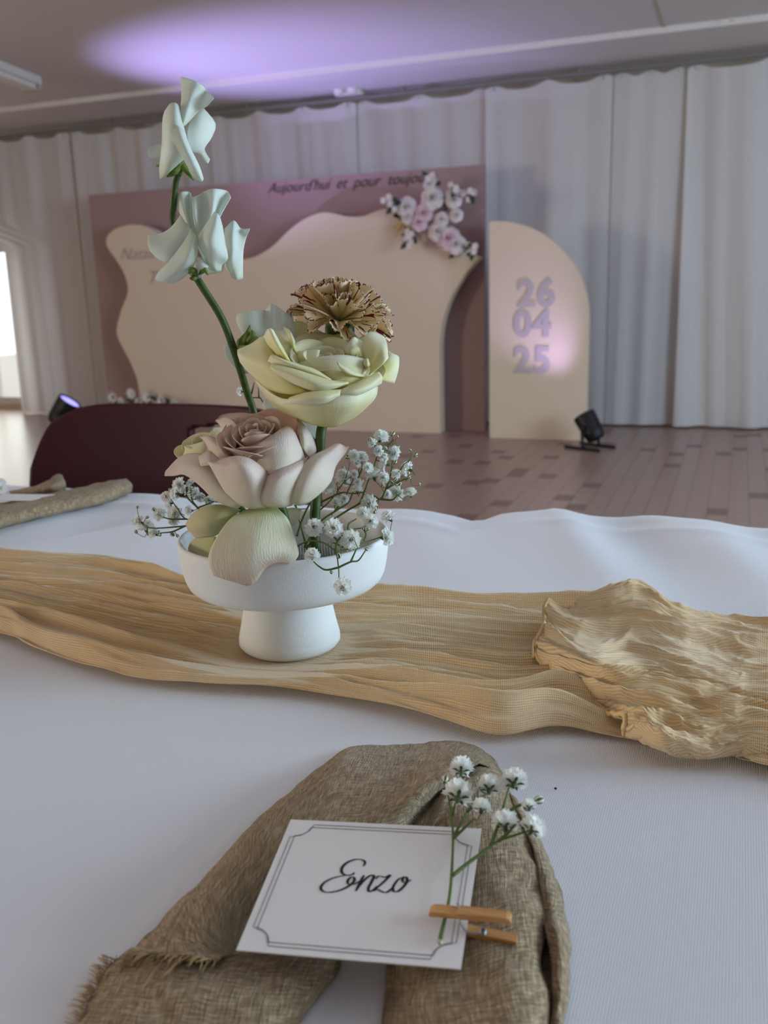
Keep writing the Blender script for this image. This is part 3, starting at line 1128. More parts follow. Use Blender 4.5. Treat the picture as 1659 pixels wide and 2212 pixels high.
for r_ in ctrl2:
    e_ = r_[-1]
    for d_ in (.12, .3, .55):
        r_.append(np.array([e_[0] + d_, e_[1] - .01 * d_, e_[2] - .004 * min(1, d_ / .2)]))
P = patch_pts(ctrl2, 200, 250)
nr_, nc_ = P.shape[:2]
for i in range(nr_):
    for j in range(nc_):
        v = i / (nr_ - 1); u = j / (nc_ - 1) * 1.5
        wob = .03 * mnoise.noise(Vector((u * 4, v * 5, 2)))
        w = .0070 * max(0, 1 - 2.5 * abs(mnoise.noise(Vector((u * .9, (v + wob) * 10, 5))))) ** 1.8 + .0034 * max(0, 1 - 2.5 * abs(mnoise.noise(Vector((u * 2, (v + wob) * 22, 8))))) ** 1.4 + .0014 * max(0, 1 - 2.6 * abs(mnoise.noise(Vector((u * 9, (v + wob) * 48, 2)))))
        w -= .002
        P[i, j, 2] += w
        P[i, j, 2] = max(P[i, j, 2], TBL + .0085)
_i, _j = np.meshgrid(np.linspace(0, 1, nr_), np.linspace(0, 1, nc_), indexing='ij')
o = mesh('gauze_runner', P.reshape(-1, 3), grid_faces(nr_, nc_), M['gauze'], thick=.0006, attrs={'ru': _j * .36, 'rw': _i * .22})
tag(o, 'crinkled tan gauze runner end heaped in folds over the other runner', 'table runner', 'gauze table runners')
hem = MB()
hem.tube([P[i, 0] + [0, 0, .0006] for i in range(0, nr_, 2)], .0016, 6)
hem.build('hem', M['hemtan'], o)

# ================================================================== PEDESTAL BOWL
t = thing('pedestal_bowl', BASE, 'matt white ceramic pedestal bowl holding the flower arrangement', 'bowl')
RB, HB, LIP = .0762, .087, .0042
tz = .0475
mb = MB()
mb.lathe([(.0, .001), (.030, .001), (.0352, .0018), (.0375, .005), (.0374, .009), (.0345, .022), (.0322, .034), (.0312, .042), (.0310, tz), (.0310, tz + .003)], BASE, 64)
mb.build('pedestal', M['ceramic'], t)
prof = [(.0, tz), (.028, tz), (.052, tz + .0002), (.0615, tz + .0010), (.0668, tz + .0030), (.0702, tz + .0062), (.0722, tz + .0105), (.0735, tz + .016), (.0750, tz + .026), (RB, HB - .004), (RB - .0002, HB - .0015), (RB - .0012, HB - .0003), (RB - .0022, HB), (RB - LIP + .001, HB - .0006), (RB - LIP, HB - .002), (RB - LIP - .0018, tz + .018), (RB - LIP - .005, tz + .010), (.060, tz + .006), (0, tz + .005)]
mb = MB(); mb.lathe(prof, BASE, 96)
bowl = mb.build('bowl', M['ceramic'], t)

# pin holder in the bowl
PH = BASE + np.array([.012, .004, tz + .006])
t = thing('pin_holder', PH, 'round clear pin flower holder standing in the bowl', 'flower holder')
mb = MB(); mb.lathe([(0, 0), (.030, 0), (.031, .002), (.031, .006), (.030, .008), (0, .008)], PH, 40); mb.build('base', M['clear'], t)
pin_me = None
for i in range(-6, 7):
    for j in range(-6, 7):
        x, y = i * .0044, j * .0044
        if x * x + y * y > .028 ** 2: continue
        if pin_me is None:
            pm = MB(); pm.tube([PH + [x, y, .007], PH + [x, y, .016], PH + [x, y, .020]], [.0007, .0006, .0001], 5)
            po = pm.build('pin', M['clear'], t)
            for vv in po.data.vertices: vv.co -= Vector((x, y, 0))
            po.location = (x, y, 0)
            pin_me = po.data
        else:
            link_mesh('pin', pin_me, t, PH + [x, y, 0])
FOOT = PH + np.array([0, 0, .012])


# ================================================================== FLOWERS IN THE BOWL
TC = -FH                                   # horizontal direction towards the viewer side of the table
Z1 = Z(260, 140, 4.1475)
Z2 = Z(460, 560, 3.6065)
Z3 = Z(270, 850, 3.318, 0.012)
Z4 = Z(600, 900, 4.879)


def dep(rows, D):
    """attach depths (mm) to rows of crop coordinates"""
    return [[(x, y, d) for (x, y), d in zip(r, dr)] for r, dr in zip(rows, D)]


def pt(name, rows, D, mat, parent, zf, **k):
    if not isinstance(D[0], (list, tuple)):
        D = [[d] * len(r) for d, r in zip(D, rows)]
    return patch(name, dep(rows, D), mat, parent, zf, **k)


def stem_to_foot(zpts, foot, rad, mat, parent, name='stem', n=28):
    P = [np.asarray(p) for p in zpts] + [foot]
    mb = MB()
    mb.tube(P, rad, 10, n)
    return mb.build(name, mat, parent)


def core(root, c, axis, mat, layers, seed=0, name='petal'):
    rr = random.Random(seed)
    ax = np.array(axis, float); ax /= np.linalg.norm(ax)
    e1 = np.cross(ax, [0.2, 0.3, 1]); e1 /= np.linalg.norm(e1)
    e2 = np.cross(ax, e1)
    for li, (npet, rb, rt, h, curl, cover) in enumerate(layers):
        for k in range(npet):
            az = 2 * math.pi * (k + .37 * li + rr.uniform(-.12, .12)) / npet
            hh = h * rr.uniform(.9, 1.08)
            N = 12
            G = np.zeros((N, N, 3))
            for i in range(N):
                v = i / (N - 1)
                for j in range(N):
                    u = 2 * j / (N - 1) - 1
                    ang = az + u * math.pi / npet * cover * (.45 + .55 * v ** .6)
                    rad = rb + (rt - rb) * v ** .8 + curl * max(0, v - .75) / .25 * (1 - .5 * u * u) + .0012 * u
                    z = hh * (v - .18 * (u * u) * v) - abs(curl) * .5 * max(0, v - .8) / .2
                    G[i, j] = np.array(c) + e1 * rad * math.cos(ang) + e2 * rad * math.sin(ang) + ax * z
            r = np.repeat(np.linspace(0, 1, N)[:, None], N, 1)
            cc = np.repeat(np.linspace(0, 1, N)[None, :], N, 0)
            mesh(name, G.reshape(-1, 3), grid_faces(N, N), mat, root, thick=.0005, attrs={'rv': r, 'cv': cc})


def sepals(parent, c, axis, n, length, width, mat, seed=0, spread=.8):
    rr = random.Random(seed)
    ax = np.array(axis, float); ax /= np.linalg.norm(ax)
    e1 = np.cross(ax, [0.2, 0.9, .3]); e1 /= np.linalg.norm(e1)
    e2 = np.cross(ax, e1)
    for k in range(n):
        an = 2 * math.pi * k / n + rr.uniform(-.2, .2)
        d = ax * (1 - spread) + spread * (e1 * math.cos(an) + e2 * math.sin(an))
        mb = MB(); leaf_geo(mb, c, d, length * rr.uniform(.85, 1.15), width, ax)
        mb.build('sepal', mat, parent, thick=.0004)


# ------------------------------------------------------------------ sweet pea
sp = thing('sweet_pea', FOOT + [-.012, .01, 0], 'tall sweet pea stem with three white ruffled blooms', 'flower')
stem_to_foot([Z1(535, 955, -4), Z1(495, 1060, -4), Z1(474, 1250, -6), Z1(478, 1430, -12), Z1(600, 1780, -14), Z1(665, 1880, -8), Z1(740, 2000, -8), FP(480, 690, -.010), FP(510, 770, -.016), FP(532, 842, -.03), FP(549, 893, -.036), FP(580, 1010, -.034)],
             FOOT + [-.012, .01, 0], [.0018, .0021, .0023, .0023, .0024, .0026, .0026, .0026, .0027, .0027, .0027, .0027, .0027], M['stem'], sp, n=70)
b1 = mesh('bloom', *tube_geo([Z1(545, 870, 0), Z1(540, 930, -2), Z1(525, 985, -4)], [.0012, .0030, .0020], 8), M['calyx'], sp)
b1['label'] = 'topmost white bloom'
SPM = M['sweetpea']
pt('petal', [[(545, 105), (690, 158), (770, 225), (842, 302)], [(553, 250), (640, 262), (715, 310), (780, 362)], [(538, 410), (590, 420), (640, 440), (690, 432)], [(540, 540), (555, 550), (570, 550), (590, 540)]],
   [[-6, 2, -4, 4], [-2, 4, -2, 2], [2, 6, 2, 0], [6, 8, 6, 4]], SPM, b1, Z1, wrinkle=.0009)
pt('petal', [[(632, 475), (690, 420), (742, 384)], [(600, 560), (720, 520), (850, 530)], [(592, 650), (700, 670), (818, 650)], [(636, 770), (705, 760), (757, 742)], [(700, 800), (735, 800), (764, 785)], [(765, 882), (787, 884), (803, 848)]],
   [[-4, -8, -12], [4, 0, -12], [6, 2, -8], [6, 4, 0], [6, 6, 2], [6, 6, 4]], SPM, b1, Z1, wrinkle=.0008)
pt('petal', [[(398, 408), (445, 352), (492, 344), (526, 366)], [(385, 480), (440, 455), (495, 455), (545, 470)], [(378, 640), (440, 640), (510, 640), (592, 650)], [(358, 800), (430, 790), (520, 780), (622, 770)], [(347, 920), (400, 890), (470, 880), (548, 868)], [(355, 1023), (385, 1000), (415, 982), (448, 962)]],
   [[-6, 2, 6, 2], [-2, 8, 10, 6], [0, 12, 14, 10], [0, 12, 14, 10], [-2, 8, 10, 8], [-2, 4, 6, 6]], SPM, b1, Z1, wrinkle=.0010)
pt('petal', [[(450, 520), (520, 550), (565, 590)], [(450, 640), (560, 680), (628, 745)], [(530, 790), (610, 800), (667, 830)], [(598, 895), (655, 895), (702, 900)], [(640, 985), (690, 960), (727, 965)], [(712, 1040), (732, 1046), (746, 1022)]],
   [[8, 14, 10], [14, 18, 12], [14, 17, 12], [12, 14, 10], [10, 12, 8], [8, 9, 7]], SPM, b1, Z1, wrinkle=.0008)
pt('petal', [[(238, 786), (262, 740), (300, 726)], [(250, 815), (300, 780), (360, 716)], [(292, 845), (340, 830), (380, 800)]], [-8, -8, -6], SPM, b1, Z1, wrinkle=.0005)
for (a, b, c_) in (((545, 890, 2), (480, 960, 4), (416, 1005, 2)), ((550, 905, 2), (600, 950, 2), (657, 1036, 0)), ((545, 880, -6), (420, 890, -12), (318, 908, -14))):
    mb = MB(); mb.tube([Z1(*a), Z1(*b), Z1(*c_)], [.0022, .0026, .0004], 6, 8); mb.build('sepal', M['calyx'], b1)

b2 = mesh('bloom', *tube_geo([Z1(705, 1740, 12), Z1(735, 1800, 12), Z1(715, 1860, 8), Z1(668, 1895, -4)], [.0020, .0042, .0030, .0022], 10), SPM, sp, attrs={'rv': [0.2] * 40, 'cv': [0.5] * 40})
b2['label'] = 'large white bloom with ruffled hood'
pt('petal', [[(457, 1205), (540, 1142), (618, 1140), (650, 1185), (740, 1142), (830, 1110), (955, 1130), (989, 1188)], [(495, 1275), (560, 1270), (620, 1260), (660, 1285), (735, 1250), (825, 1240), (890, 1250), (940, 1275)], [(540, 1350), (590, 1370), (630, 1360), (668, 1375), (735, 1360), (805, 1370), (850, 1370), (897, 1355)], [(590, 1490), (625, 1490), (655, 1485), (690, 1495), (730, 1490), (765, 1490), (800, 1480), (850, 1470)], [(640, 1600), (660, 1600), (680, 1600), (700, 1600), (720, 1600), (745, 1600), (770, 1600), (800, 1600)]],
   [[-14, -4, -10, -2, -8, 0, -10, -4], [-10, 0, -8, 2, -6, 2, -6, -2], [-6, 2, -5, 4, -4, 4, -4, 0], [0, 2, 0, 4, 0, 4, 0, 2], [2, 2, 2, 2, 2, 2, 2, 2]], SPM, b2, Z1, nr=20, nc=34, wrinkle=.0006)
pt('petal', [[(250, 1530), (246, 1600), (268, 1668)], [(340, 1522), (340, 1620), (335, 1735)], [(430, 1475), (450, 1600), (425, 1768)], [(505, 1395), (560, 1520), (555, 1700)], [(545, 1340), (620, 1460), (660, 1580)]],
   [[-6, 4, 0], [-2, 8, 2], [-2, 10, 6], [-4, 8, 8], [-6, 4, 8]], SPM, b2, Z1, wrinkle=.0009)
pt('petal', [[(310, 1917), (345, 1942), (400, 1953)], [(345, 1850), (400, 1915), (480, 1957)], [(420, 1778), (500, 1850), (582, 1897)], [(510, 1670), (580, 1750), (652, 1810)], [(585, 1570), (640, 1630), (694, 1695)], [(638, 1467), (668, 1520), (692, 1560)]],
   [[0, 2, 2], [6, 8, 4], [10, 14, 8], [12, 18, 12], [12, 18, 12], [8, 12, 8]], SPM, b2, Z1, wrinkle=.0009)
pt('petal', [[(846, 1318), (872, 1335), (894, 1375)], [(770, 1430), (850, 1440), (920, 1462)], [(702, 1530), (810, 1570), (938, 1600)], [(692, 1610), (815, 1660), (964, 1733)], [(735, 1710), (815, 1760), (912, 1790)], [(800, 1832), (855, 1853), (905, 1848)]],
   [[6, 10, 4], [8, 15, 6], [8, 19, 8], [8, 18, 10], [8, 14, 6], [4, 8, 4]], SPM, b2, Z1, wrinkle=.0010)
pt('petal', [[(935, 1470), (1015, 1394), (1075, 1468), (1162, 1468)], [(935, 1560), (1000, 1540), (1060, 1545), (1128, 1552)], [(935, 1680), (1000, 1670), (1050, 1670), (1101, 1660)], [(925, 1785), (985, 1790), (1040, 1790), (1096, 1790)], [(985, 1880), (1015, 1912), (1048, 1926), (1096, 1914)]],
   [[-8, -2, -10, -4], [-4, 4, -4, -6], [0, 6, 0, -4], [-2, 4, 2, -4], [-4, 0, 2, -2]], SPM, b2, Z1, wrinkle=.0010)
pt('petal', [[(780, 1650), (850, 1700), (940, 1720)], [(760, 1780), (850, 1800), (930, 1800)], [(790, 1880), (850, 1870), (915, 1850)]], [[2, 4, 2], [0, 2, 0], [-2, 0, -2]], SPM, b2, Z1)
for (a, b, c_) in (((690, 1870, 8), (640, 1840, 14), (608, 1872, 14)), ((690, 1880, 4), (650, 1910, 8), (620, 1912, 8)), ((700, 1865, 8), (755, 1835, 14), (785, 1885, 14))):
    mb = MB(); mb.tube([Z1(*a), Z1(*b), Z1(*c_)], [.0022, .0022, .0004], 6, 8); mb.build('sepal', M['calyx'], b2)

b3 = mesh('bloom', *tube_geo([Z2(180, 715, -22), Z2(215, 660, -20), Z2(262, 640, -16), Z2(300, 650, -16)], [.0015, .0036, .0058, .0030], 10), M['calyx'], sp)
b3['label'] = 'white bloom tucked behind the cream rose'
pt('petal', [[(188, 430), (300, 402), (400, 395), (462, 344), (550, 405), (625, 452)], [(186, 490), (300, 480), (400, 470), (462, 450), (540, 480), (640, 530)], [(240, 592), (310, 580), (400, 570), (470, 560), (560, 590), (660, 620)], [(300, 660), (350, 660), (410, 650), (480, 650), (560, 660), (650, 680)]],
   [[-24, -20, -28, -22, -30, -26], [-20, -16, -24, -18, -24, -20], [-16, -14, -16, -14, -18, -16], [-12, -12, -12, -12, -14, -14]], SPM, b3, Z2, wrinkle=.0012)
pt('petal', [[(85, 680), (108, 655), (165, 668)], [(110, 780), (160, 750), (200, 750)], [(190, 862), (220, 860), (250, 840)], [(270, 890), (300, 880), (320, 860)]], [-30, -28, -26, -22], SPM, b3, Z2)
for (a, b, c_) in (((250, 640, -12), (270, 580, -10), (288, 515, -12)), ((280, 640, -10), (310, 590, -8), (300, 550, -8)), ((300, 650, -10), (335, 620, -8), (345, 600, -8)), ((220, 690, -12), (270, 690, -6), (320, 665, -6))):
    mb = MB(); mb.tube([Z2(*a), Z2(*b), Z2(*c_)], [.0026, .0022, .0004], 6, 8); mb.build('sepal', M['calyx'], b3)

# ------------------------------------------------------------------ cream rose
cr = thing('cream_rose', FOOT + [.008, -.004, 0], 'large open cream-yellow rose above the bowl', 'flower')
stem_to_foot([Z2(880, 1240, 2), FP(694, 930, .004), FP(690, 990, .008), FP(682, 1080, .012), FP(680, 1150, .016)], FP(683, 1195, .018), [.0036, .0036, .0036, .0037, .0038, .0038], M['stem'], cr)
CM = M['cream']
core(cr, Z2(880, 1000, 2), TC * .45 + np.array([0, 0, .9]), M['cream_core'], [(3, .002, .006, .026, 0, 1.6), (4, .004, .013, .028, .001, 1.5), (5, .006, .021, .028, .002, 1.4), (6, .010, .030, .026, .003, 1.3)], 4)
pt('petal', [[(190, 705), (192, 745), (212, 800)], [(300, 655), (285, 780), (300, 905)], [(405, 600), (400, 800), (430, 1012)], [(470, 690), (530, 870), (600, 1052)], [(560, 850), (650, 960), (745, 1035)]],
   [[4, 8, 2], [2, 18, 12], [2, 28, 26], [12, 36, 40], [20, 38, 46]], CM, cr, Z2, wrinkle=.0006)
pt('petal', [[(330, 940), (540, 1085), (800, 1052), (1050, 1042), (1200, 1010), (1282, 990)], [(395, 1055), (560, 1150), (800, 1160), (1050, 1140), (1195, 1090), (1272, 1060)], [(470, 1135), (640, 1215), (820, 1240), (1000, 1225), (1150, 1165), (1232, 1120)], [(560, 1195), (700, 1265), (850, 1300), (960, 1302), (1070, 1250), (1150, 1195)]],
   [[12, 40, 52, 52, 38, 12], [10, 40, 54, 53, 37, 12], [6, 30, 42, 43, 30, 8], [0, 10, 18, 18, 12, 0]], CM, cr, Z2, nr=18, nc=26, wrinkle=.0005)
pt('petal', [[(528, 1132), (640, 1126), (760, 1132), (880, 1118), (988, 1062)], [(585, 1092), (680, 1085), (780, 1085), (890, 1075), (990, 1045)], [(600, 1078), (700, 1045), (800, 1030), (900, 1022), (1000, 1016)], [(620, 1090), (710, 1070), (800, 1060), (900, 1050), (1000, 1035)]],
   [[50, 57, 60, 59, 54], [53, 61, 64, 63, 56], [46, 53, 56, 55, 50], [40, 44, 46, 45, 42]], CM, cr, Z2, nc=22)
pt('petal', [[(490, 890), (620, 965), (800, 1028), (930, 1012), (1057, 966)], [(447, 842), (620, 905), (790, 965), (930, 975), (1056, 964)], [(470, 806), (620, 850), (790, 905), (930, 945), (1050, 958)], [(500, 830), (640, 890), (800, 945), (930, 975), (1040, 975)]],
   [[40, 49, 54, 52, 45], [44, 53, 58, 55, 46], [36, 44, 48, 47, 42], [30, 36, 40, 40, 38]], CM, cr, Z2, nc=22)
pt('petal', [[(428, 795), (500, 830), (640, 865), (780, 900), (920, 944)], [(452, 750), (540, 790), (660, 838), (790, 880), (920, 940)], [(490, 750), (580, 790), (690, 825), (800, 860), (920, 935)], [(520, 800), (600, 830), (700, 860), (800, 890), (900, 940)]],
   [[30, 38, 42, 43, 42], [33, 41, 45, 45, 42], [24, 32, 36, 38, 40], [20, 26, 30, 32, 34]], CM, cr, Z2, nc=22)
pt('petal', [[(640, 822), (760, 775), (900, 753), (1040, 748), (1182, 775)], [(720, 855), (820, 840), (930, 840), (1050, 840), (1190, 845)], [(840, 915), (900, 920), (980, 930), (1080, 925), (1185, 900)], [(920, 962), (970, 985), (1030, 995), (1080, 990), (1130, 960)]],
   [[14, 20, 24, 22, 14], [20, 29, 33, 31, 20], [26, 35, 39, 37, 26], [32, 38, 42, 40, 32]], CM, cr, Z2, nc=20)
pt('petal', [[(963, 798), (1040, 850), (1110, 885), (1182, 906)], [(985, 845), (1050, 885), (1115, 905), (1178, 915)], [(1010, 870), (1060, 900), (1115, 915), (1170, 922)]], [[36, 38, 36, 30], [39, 41, 38, 31], [35, 37, 35, 29]], CM, cr, Z2)
pt('petal', [[(990, 1066), (1110, 1062), (1220, 1020), (1312, 968)], [(990, 1042), (1110, 1025), (1220, 985), (1318, 915)], [(1000, 1015), (1100, 972), (1200, 922), (1290, 878)], [(1010, 1040), (1110, 1000), (1205, 950), (1280, 910)]],
   [[50, 50, 42, 26], [55, 54, 46, 32], [47, 45, 37, 24], [40, 38, 32, 20]], CM, cr, Z2, nc=20)
pt('petal', [[(1128, 625), (1222, 562), (1325, 598), (1354, 660), (1366, 772)], [(1150, 690), (1220, 640), (1295, 660), (1325, 715), (1335, 805)], [(1170, 755), (1210, 735), (1255, 745), (1280, 795), (1275, 855)], [(1190, 805), (1205, 815), (1220, 835), (1225, 865), (1215, 900)]],
   [[-4, -8, -10, 2, 18], [2, 2, 6, 14, 25], [8, 12, 16, 20, 28], [12, 18, 22, 26, 30]], CM, cr, Z2, wrinkle=.0006)
pt('petal', [[(1362, 714), (1402, 738), (1446, 764), (1440, 860), (1410, 967)], [(1335, 760), (1370, 790), (1402, 820), (1390, 885), (1360, 958)], [(1295, 800), (1320, 830), (1335, 860), (1325, 905), (1300, 940)]],
   [[-6, -2, -4, 4, 6], [2, 7, 8, 12, 14], [8, 12, 14, 18, 20]], CM, cr, Z2, wrinkle=.0006)
pt('petal', [[(396, 602), (425, 545), (462, 545), (480, 575)], [(430, 675), (462, 625), (500, 630), (525, 655)], [(485, 745), (510, 705), (545, 715), (570, 735)], [(545, 805), (560, 780), (590, 785), (608, 805)]],
   [[8, 18, 18, 4], [12, 25, 25, 10], [18, 31, 31, 18], [26, 35, 35, 26]], CM, cr, Z2)
pt('petal', [[(535, 520), (600, 500), (680, 484), (790, 540), (897, 592)], [(560, 600), (640, 600), (720, 600), (800, 630), (880, 655)], [(600, 700), (650, 710), (720, 715), (790, 715), (850, 710)], [(640, 770), (680, 775), (730, 775), (780, 770), (820, 765)]],
   [[-20, -28, -34, -34, -30], [-12, -20, -24, -24, -20], [-4, -8, -10, -10, -8], [4, 2, 2, 2, 4]], CM, cr, Z2, wrinkle=.0007)
pt('petal', [[(420, 605), (500, 560), (560, 545), (610, 590)], [(480, 670), (540, 640), (590, 640), (640, 680)], [(560, 780), (590, 760), (620, 760), (660, 780)]], [[-4, -12, -14, -10], [4, 0, -2, 0], [14, 12, 12, 12]], CM, cr, Z2, wrinkle=.0006)
pt('petal', [[(540, 522), (590, 545), (612, 580), (640, 640)], [(580, 590), (610, 610), (630, 650), (650, 700)], [(610, 680), (630, 700), (650, 730), (670, 760)]], [[-14, -6, -2, 0], [-4, 2, 4, 6], [4, 8, 8, 8]], CM, cr, Z2)
pt('petal', [[(885, 592), (960, 550), (1035, 517), (1100, 578), (1155, 640)], [(920, 635), (980, 615), (1040, 605), (1090, 645), (1145, 690)], [(955, 690), (1000, 690), (1040, 700), (1080, 720), (1135, 750)]],
   [[-30, -32, -32, -28, -18], [-22, -24, -24, -20, -12], [-12, -12, -12, -10, -6]], CM, cr, Z2, wrinkle=.0007)
pt('petal', [[(755, 705), (792, 608), (880, 632), (950, 675), (1018, 742)], [(790, 765), (820, 720), (890, 720), (950, 735), (1012, 775)], [(830, 810), (860, 800), (900, 795), (950, 795), (1000, 800)]],
   [[-10, -14, -14, -10, -2], [-2, -4, -4, 0, 4], [6, 6, 6, 8, 8]], CM, cr, Z2)
pt('petal', [[(630, 722), (720, 712), (822, 706), (826, 720)], [(640, 765), (720, 765), (806, 782), (815, 780)], [(680, 810), (740, 810), (800, 815), (820, 815)]], [[4, 8, 10, 6], [8, 12, 14, 10], [12, 14, 16, 14]], CM, cr, Z2)
pt('petal', [[(1000, 692), (1060, 640), (1120, 612), (1165, 640)], [(1008, 740), (1070, 715), (1130, 700), (1180, 745)], [(1045, 780), (1100, 775), (1160, 770), (1200, 790)]], [[-2, 2, -2, 0], [6, 12, 6, 8], [10, 14, 12, 12]], CM, cr, Z2, wrinkle=.0030, wfreq=150)
pt('petal', [[(1172, 792), (1200, 772), (1222, 800)], [(1172, 825), (1202, 822), (1232, 826)], [(1185, 850), (1205, 856), (1226, 842)]], [[16, 20, 16], [20, 27, 20], [16, 22, 16]], CM, cr, Z2)
pt('petal', [[(330, 800), (600, 860), (900, 900), (1150, 880), (1345, 810)], [(330, 930), (600, 970), (900, 990), (1150, 960), (1310, 900)], [(470, 1090), (640, 1150), (900, 1200), (1100, 1130), (1240, 1060)]],
   [[4, 12, 16, 14, 4], [6, 26, 32, 28, 6], [6, 22, 30, 24, 6]], CM, cr, Z2, nc=22)

# ------------------------------------------------------------------ blush rose
br = thing('blush_rose', FOOT + [-.008, -.006, 0], 'blush pink rose with drooping outer petals over the bowl rim', 'flower')
stem_to_foot([Z3(960, 780, 10), Z3(1060, 800, 12), Z3(1130, 850, 8)], FP(624, 1200, .02), [.004, .0042, .0036, .0034], M['stem'], br)
BM = M['blush']
core(br, Z3(960, 520, 6), TC * .42 + np.array([-.03, 0, .9]), M['blush_core'], [(3, .001, .004, .033, 0, 1.7), (4, .003, .008, .033, .001, 1.5), (5, .005, .013, .033, .0015, 1.45), (6, .007, .018, .031, .002, 1.4), (6, .009, .0225, .029, .0025, 1.35)], 11)
pt('petal', [[(648, 192), (700, 152), (840, 140), (930, 146), (1055, 105), (1200, 160), (1236, 205)], [(720, 250), (760, 225), (850, 205), (940, 205), (1060, 180), (1180, 222), (1232, 285)], [(780, 335), (820, 305), (880, 295), (950, 290), (1050, 285), (1150, 305), (1215, 360)], [(830, 430), (860, 410), (900, 400), (960, 400), (1040, 400), (1120, 410), (1180, 440)]],
   [[-10, -24, -32, -34, -34, -22, -6], [-4, -16, -24, -26, -26, -16, 0], [2, -8, -16, -18, -18, -8, 4], [6, -2, -10, -12, -10, -2, 8]], M['blush_core'], br, Z3, nc=26, wrinkle=.0008)
pt('petal', [[(652, 190), (740, 172), (800, 225), (808, 300)], [(700, 260), (745, 265), (775, 320), (795, 395)], [(735, 350), (755, 370), (775, 400), (775, 435)]], [[-8, 0, 10, 14], [0, 8, 16, 20], [6, 14, 18, 22]], BM, br, Z3)
pt('petal', [[(538, 310), (600, 303), (690, 345), (745, 400)], [(575, 350), (625, 355), (695, 400), (765, 432)], [(605, 410), (650, 425), (695, 465), (745, 480)], [(625, 465), (660, 480), (690, 494), (725, 500)]],
   [[-2, 4, 10, 16], [4, 12, 18, 20], [8, 15, 20, 22], [12, 18, 22, 24]], BM, br, Z3)
pt('petal', [[(286, 592), (290, 566), (304, 545)], [(350, 590), (370, 530), (402, 448)], [(430, 585), (460, 505), (545, 428)], [(530, 655), (565, 560), (625, 465)], [(650, 768), (685, 680), (710, 590)], [(805, 828), (835, 805), (860, 770)]],
   [[2, 0, -6], [10, 8, -6], [18, 16, 2], [26, 26, 14], [33, 34, 26], [36, 38, 34]], BM, br, Z3, wrinkle=.0008)
pt('petal', [[(528, 452), (600, 412), (645, 440), (700, 495)], [(536, 490), (600, 470), (655, 485), (705, 515)], [(545, 520), (605, 515), (660, 522), (705, 535)]], [[18, 20, 22, 26], [24, 28, 28, 28], [24, 28, 30, 30]], BM, br, Z3)
pt('petal', [[(606, 508), (700, 470), (800, 449), (900, 468), (1000, 538), (1044, 590)], [(600, 500), (735, 540), (820, 530), (900, 550), (970, 620), (1018, 660)], [(690, 660), (780, 670), (850, 675), (910, 695), (960, 730), (992, 755)], [(770, 772), (820, 795), (870, 818), (920, 826), (970, 822), (1012, 814)]],
   [[30, 38, 43, 43, 38, 32], [38, 48, 54, 53, 47, 40], [36, 46, 50, 50, 46, 40], [34, 38, 40, 40, 38, 36]], BM, br, Z3, nc=24, wrinkle=.0006)
pt('petal', [[(768, 425), (860, 380), (960, 348), (1052, 298), (1172, 236), (1250, 350)], [(830, 460), (900, 430), (980, 400), (1070, 375), (1180, 350), (1275, 430)], [(920, 505), (970, 495), (1020, 485), (1090, 475), (1180, 465), (1280, 500)], [(1000, 570), (1020, 580), (1050, 590), (1090, 590), (1140, 590), (1210, 570)]],
   [[14, 21, 27, 28, 20, 10], [20, 29, 34, 35, 29, 17], [26, 33, 37, 38, 34, 22], [30, 36, 40, 40, 36, 28]], BM, br, Z3, nc=22, wrinkle=.0007)
pt('petal', [[(973, 680), (1008, 608), (1080, 553), (1190, 508), (1312, 455)], [(968, 730), (1030, 665), (1105, 615), (1195, 575), (1280, 530)], [(985, 785), (1050, 745), (1115, 705), (1180, 670), (1225, 640)], [(1020, 812), (1080, 814), (1130, 814), (1165, 810), (1198, 802)]],
   [[36, 40, 40, 33, 20], [43, 50, 50, 43, 30], [42, 48, 48, 43, 36], [36, 38, 38, 36, 34]], BM, br, Z3, nc=20, wrinkle=.0006)
pt('petal', [[(1500, 360), (1545, 362), (1580, 380), (1606, 378)], [(1440, 400), (1490, 415), (1540, 430), (1580, 428)], [(1340, 450), (1400, 480), (1460, 510), (1508, 520)], [(1260, 540), (1330, 580), (1410, 615), (1478, 630)], [(1205, 650), (1270, 690), (1340, 710), (1402, 718)], [(1182, 770), (1230, 800), (1270, 800), (1312, 788)]],
   [[10, 10, 4, 2], [17, 18, 12, 4], [24, 28, 22, 12], [31, 37, 31, 19], [36, 41, 36, 27], [36, 37, 35, 30]], BM, br, Z3, nc=20, wrinkle=.0006)
pt('petal', [[(1230, 178), (1275, 215), (1330, 285), (1374, 345)], [(1242, 270), (1285, 300), (1330, 360), (1366, 420)], [(1262, 380), (1285, 410), (1300, 435), (1318, 455)]], [[2, 2, -4, -8], [8, 10, 6, 0], [12, 14, 12, 8]], BM, br, Z3)
pt('petal', [[(1255, 195), (1320, 190), (1376, 205)], [(1260, 260), (1320, 270), (1376, 285)], [(1270, 320), (1320, 330), (1370, 350)]], [-28, -26, -24], SPM, br, Z3)
pt('petal', [[(388, 1135), (402, 1095), (440, 1088)], [(400, 1165), (440, 1140), (500, 1130)], [(440, 1190), (490, 1175), (540, 1170)]], [-30, -28, -26], SPM, br, Z2)
